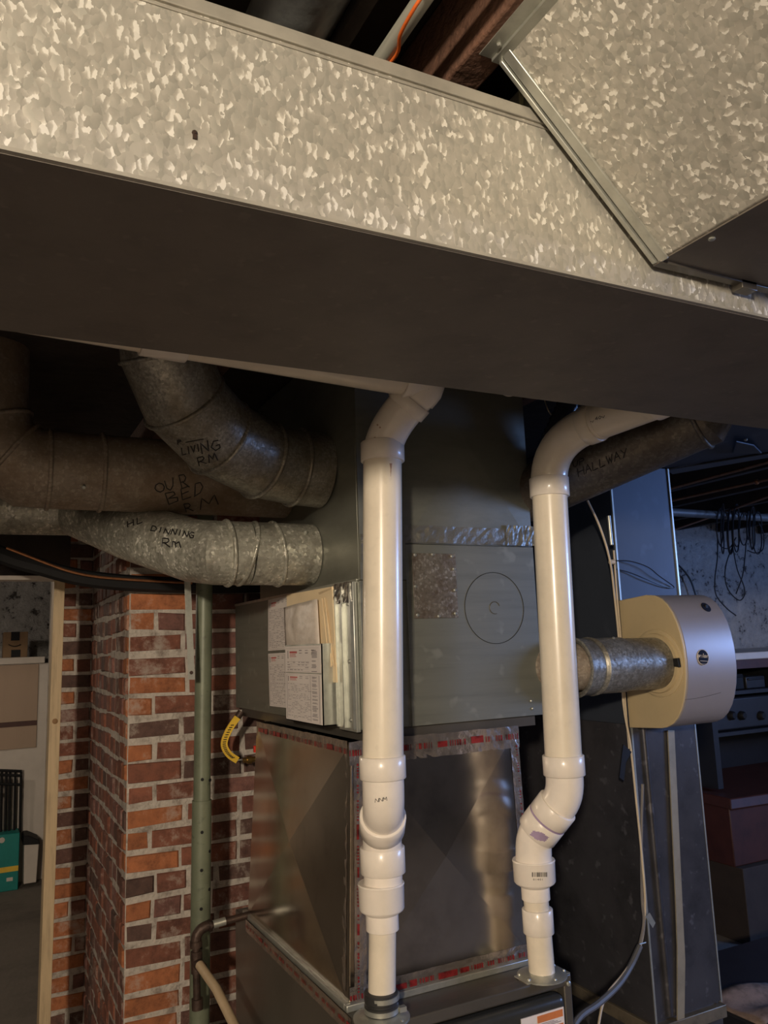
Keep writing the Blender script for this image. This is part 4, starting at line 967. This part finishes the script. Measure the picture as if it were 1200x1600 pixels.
# ---------------------------------------------------------------- room beyond the doorway
Yc = 6.7
t = thing('storage_cabinet', 'tan and white panelled storage cabinet in the far room, seen past the stud', 'cabinet', (0, 6.9, 0))
MB().box((-1.6, Yc, 0), (.60, 7.2, 1.55)).build('cabinet_body', M_white, t)
MB().box((-1.62, Yc-.03, 1.55), (.50, 7.2, 1.60)).build('top_shelf', M_white, t, .004)
MB().box((-1.6, Yc-.012, 1.13), (.46, Yc, 1.545)).box((-1.6, Yc-.012, .935), (.46, Yc, 1.095)).build('tan_panel', M_tan, t, .003)
MB().box((-1.6, Yc-.006, 1.095), (.46, Yc, 1.13)).build('panel_groove', M_redwood, t)
t = thing('cardboard_box', 'brown cardboard box with smile printing on the cabinet shelf', 'box', (.15, 6.86, 1.60))
p0 = onY(4, 1031, 6.8); p1 = onY(44, 987, 6.8)
MB().box((p0.x, 6.8, 1.60), (p1.x, 7.0, p1.z)).build('box_body', M_card, t, .002)
q = MB(); a, c = onY(17, 1001, 6.798), onY(31, 987, 6.798); q.box((a.x, 6.797, a.z), (c.x, 6.8, c.z)); q.build('black_label', M_black, t); q = MB(); a, c = onY(17, 1030, 6.798), onY(32, 1015, 6.798); q.box((a.x, 6.797, max(a.z, 1.602)), (c.x, 6.8, c.z)); q.build('black_label', M_black, t)
q = MB(); q.tube([onY(13+i*1.6, 1007+3.0*sin(pi*i/12), 6.797) for i in range(13)], .004, 6); q.build('smile_print', M_ink, t)
t = thing('teal_box', 'teal box with a yellow stripe standing on the far concrete floor', 'box', (.25, 6.5, 0))
a, c = onY(-12, 1384, 6.5), onY(31, 1301, 6.5)
MB().box((a.x, 6.5, 0), (c.x, 6.68, c.z)).build('box_body', M_teal, t, .004)
a2, c2_ = onY(-12, 1366, 6.5), onY(28, 1352, 6.5); MB().box((a2.x, 6.496, a2.z), (c.x-.002, 6.5, c2_.z)).build('yellow_stripe', M_yel, t)
q = MB(); tr = bvh(bpy.data.objects['box_body.001'] if 'box_body.001' in bpy.data.objects else bpy.data.objects['box_body']); p = onY(3, 1313, 6.497); q.lathe(p, (0, -1, 0), [(0, .02), (.002, .018)], 8); p = onY(15, 1374, 6.497); q.box(p-V((.02, .001, .012)), p+V((.02, .001, .012))); q.build('white_print', M_white, t)
t = thing('waste_bin', 'small white bin with a black liner between the teal box and stud', 'bin', (.4, 6.4, 0))
a, c = onY(37, 1377, 6.5), onY(61, 1314, 6.5)
MB().hexa([(a.x, 6.5, .03), (c.x-.01, 6.5, .03), (c.x-.01, 6.66, .03), (a.x, 6.66, .03), (a.x-.005, 6.49, c.z), (c.x, 6.49, c.z), (c.x, 6.67, c.z), (a.x-.005, 6.67, c.z)]).build('bin_body', M_white, t, .004)
MB().prism([(a.x-.015, 6.48, c.z-.01), (c.x+.005, 6.48, c.z-.02), (c.x, 6.48, c.z+.01), (a.x+.02, 6.48, c.z+.05), (a.x-.01, 6.48, c.z+.05)], (0, .2, 0)).build('bin_liner', M_black, t, .005)
t = thing('metal_rack', 'black metal wire rack standing behind the teal box', 'rack', (.1, 6.6, .43))
q = MB()
for px in (-6, 1, 8, 14, 22, 31): q.cyl(onY(px, 1300, 6.62), onY(px+2, 1206, 6.62), .009, n=8)
q.build('upright', M_black, t)
q = MB()
for y_ in (1203, 1210, 1224): q.cyl(onY(-20, y_, 6.61), onY(34, y_+2, 6.61), .010, n=8)
q.build('cross_bar', M_black, t)

# ---------------------------------------------------------------- right: stone wall corner, pipes, coiled wire, stored things
o = MB().cyl((1.6, 3.05, 2.235), (5.6, 3.10, 2.235), .022, n=16).build('water_pipe', plain('dim_grey_pipe', (.12, .12, .12), .5, .2)); tag(o, 'grey water pipe crossing below the dark joists at right', 'pipe')
for k, (a, c, lab) in enumerate((((1041, 765), (1200, 722), 'upper thin brown pipe in the dark under the joists at right'), ((1041, 784), (1200, 749), 'middle thin brown pipe with a joint, in the dark at right'), ((1041, 832), (1200, 776), 'lower thin brown pipe just above the coiled wire at right'))):
    p0, p1 = onZ(a[0], a[1], 2.26), onZ(c[0], c[1], 2.26); d = (p0-p1)
    q = MB().cyl(p1-d*.25, p0+d*.1, .007, n=10)
    if k == 1: q.ball(p1.lerp(p0, .1), .013)
    o = q.build('thin_pipe', M_copper); tag(o, lab, 'pipe')
t = thing('wire_coil', 'tangled coil of black wire hanging from the grey pipe before the stone wall', 'cable', (3.55, 3.05, 2.0))
rnd = random.Random(3)
for i in range(11):
    cx = 1122+i*5.5+rnd.uniform(-4, 4); ty = 795+rnd.uniform(-8, 6); by = 852+rnd.uniform(-12, 18); wd = rnd.uniform(4, 11); yy = 3.0+rnd.uniform(-.05, .05)
    pts = [onY(cx+wd*cos(a)+8*sin(a*.5), (ty+by)/2+(by-ty)/2*sin(a), yy+.02*cos(a)) for a in [2*pi*k/14 for k in range(15)]]
    MB().tube(spline(pts, 3), .0035, 6, True, False).build('wire_loop', M_blk, t)
for pts in ([(1121, 835), (1121, 870), (1117, 905), (1119, 930), (1135, 950), (1150, 962)], [(1146, 850), (1135, 880), (1133, 905), (1140, 925), (1155, 938), (1163, 930), (1162, 915), (1152, 890), (1145, 855)], [(1166, 845), (1164, 870), (1160, 900), (1150, 928)], [(1121, 845), (1128, 855), (1140, 856), (1150, 840)], [(1168, 860), (1180, 864), (1192, 858), (1193, 835), (1185, 815)]):
    MB().tube(spline([onY(a, c, 3.05) for a, c in pts], 5), .0032, 6, True, False).build('wire_tail', M_blk, t)
cab('wall_cable', [onY(1050, 878, 3.95), onY(1062, 885, 3.95), onY(1078, 905, 3.95), onY(1087, 930, 3.95), onY(1095, 960, 3.95)], .006, M_blk, 'black cable drooping across the whitewashed stone just right of the return duct')
t = thing('laundry_counter', 'pale counter top over dark shelves against the stone wall, far right', 'counter', (4.2, 3.6, 0))
MB().box((3.62, 3.2, 1.435), (5.4, 3.95, 1.475)).build('counter_top', M_white, t, .006)
MB().box((3.66, 3.22, 1.385), (5.4, 3.25, 1.435)).build('apron', M_redwood, t)
MB().box((3.66, 3.26, .75), (3.70, 3.94, 1.43)).build('side_support', M_appl, t); MB().box((5.3, 3.26, .0), (5.34, 3.94, 1.43)).build('side_support', M_appl, t)
MB().box((3.70, 3.27, 1.24), (5.3, 3.9, 1.26)).build('shelf_board', M_appl, t); MB().box((3.70, 3.27, 1.02), (5.3, 3.9, 1.04)).build('shelf_board', M_appl, t)
MB().box((3.70, 3.92, .25), (5.3, 3.94, 1.43)).build('back_board', M_appl, t)
for k, (x0, x1, z0, z1) in enumerate(((3.74, 3.82, 1.262, 1.34), (3.90, 4.02, 1.262, 1.35), (4.04, 4.2, 1.262, 1.33), (4.25, 4.5, 1.262, 1.36))):
    q = MB().box((x0, 3.32, z0), (x1, 3.6, z1)).box((x0+.01, 3.31, z1-.02), (x1-.01, 3.32, z1-.008)); o = q.build('storage_tin', M_black if k % 2 else M_appl, None, .006)
    tag(o, ['narrow dark tin nearest the humidifier on the shadowy shelf', 'square dark tin second from the humidifier on the shadowy shelf', 'low wide dark tin third along the shadowy shelf', 'large dark tin at the right end of the shadowy shelf'][k], 'tin', 'tins on the dark shelf')
t = thing('control_console', 'dark appliance console with round knobs under the counter, far right', 'appliance', (4.0, 3.5, 1.04))
MB().box((3.70, 3.30, 1.045), (4.9, 3.6, 1.22)).build('console_body', M_appl, t, .01)
for px in (1144, 1160, 1190):
    p = onY(px, 1118, 3.29); MB().lathe(p+V((0, .012, 0)), (0, -1, 0), [(0, .026), (.02, .024), (.03, .016)], 16).build('knob', M_black, t)
t = thing('red_wooden_chest', 'red-brown wooden chest in shadow at the lower right edge', 'chest', (4.0, 3.3, .3))
MB().box((3.60, 3.15, .38), (4.7, 3.7, .68)).build('chest_body', M_redwood, t, .006)
MB().hexa([(3.56, 3.10, .68), (4.75, 3.10, .66), (4.75, 3.75, .70), (3.56, 3.75, .70), (3.58, 3.12, .73), (4.73, 3.12, .71), (4.73, 3.73, .75), (3.58, 3.73, .75)]).build('chest_lid', M_redwood, t, .006)
o = MB().box((3.62, 3.12, .0), (4.6, 3.6, .375)).build('plywood_box', plain('dim_plywood', (.04, .028, .022), .8), None, .004); tag(o, 'dull brown plywood box under the red-brown chest', 'box')
t = thing('pair_of_rags', 'crumpled pale rag on the dark pile at the lower right corner', 'rag', (2.62, 2.2, .2))
q = MB(); G = []
pc0 = onZ(1185, 1575, .3)
for i in range(11):
    row = []
    for j in range(9): row.append(q.bm.verts.new(pc0+V(((i/10-.4)*.30, (j/8-.5)*.22, .01+.03*(1-abs(i/5-1)**2)*(.5+.5*sin(j*.9+i*.25))))))
    G.append(row)
for i in range(10):
    for j in range(8): q.bm.faces.new((G[i][j], G[i+1][j], G[i+1][j+1], G[i][j+1]))
o = q.build('cloth', plain('pale_rag', (.24, .17, .135), .8, 0, .3, 20), t, smooth=180); s = o.modifiers.new('thick', 'SOLIDIFY'); s.thickness = .004
t.name = 'cloth_rag'
t = thing('toolbox', 'low dark plastic crate on the floor at the lower right corner', 'crate', (2.75, 2.35, 0))
MB().box((2.40, 2.02, 0), (3.2, 2.6, .292)).build('crate_body', M_appl, t, .01)
for k in range(5):
    p = onZ(1152+k*10, 1566-k*3, .293); MB().box(p-V((.009, .006, .001)), p+V((.009, .006, .006))).build('crate_stud', M_steel, t, .002)
t.name = 'plastic_crate'
# white block behind furnace right
o = MB().box((1.42, 1.95, 0), (1.74, 2.5, .40)).build('foam_block', M_white, None, .006); tag(o, 'pale block low between the furnace and the return duct', 'block')
for o in bpy.data.objects:
    if '_w' in o: del o['_w']
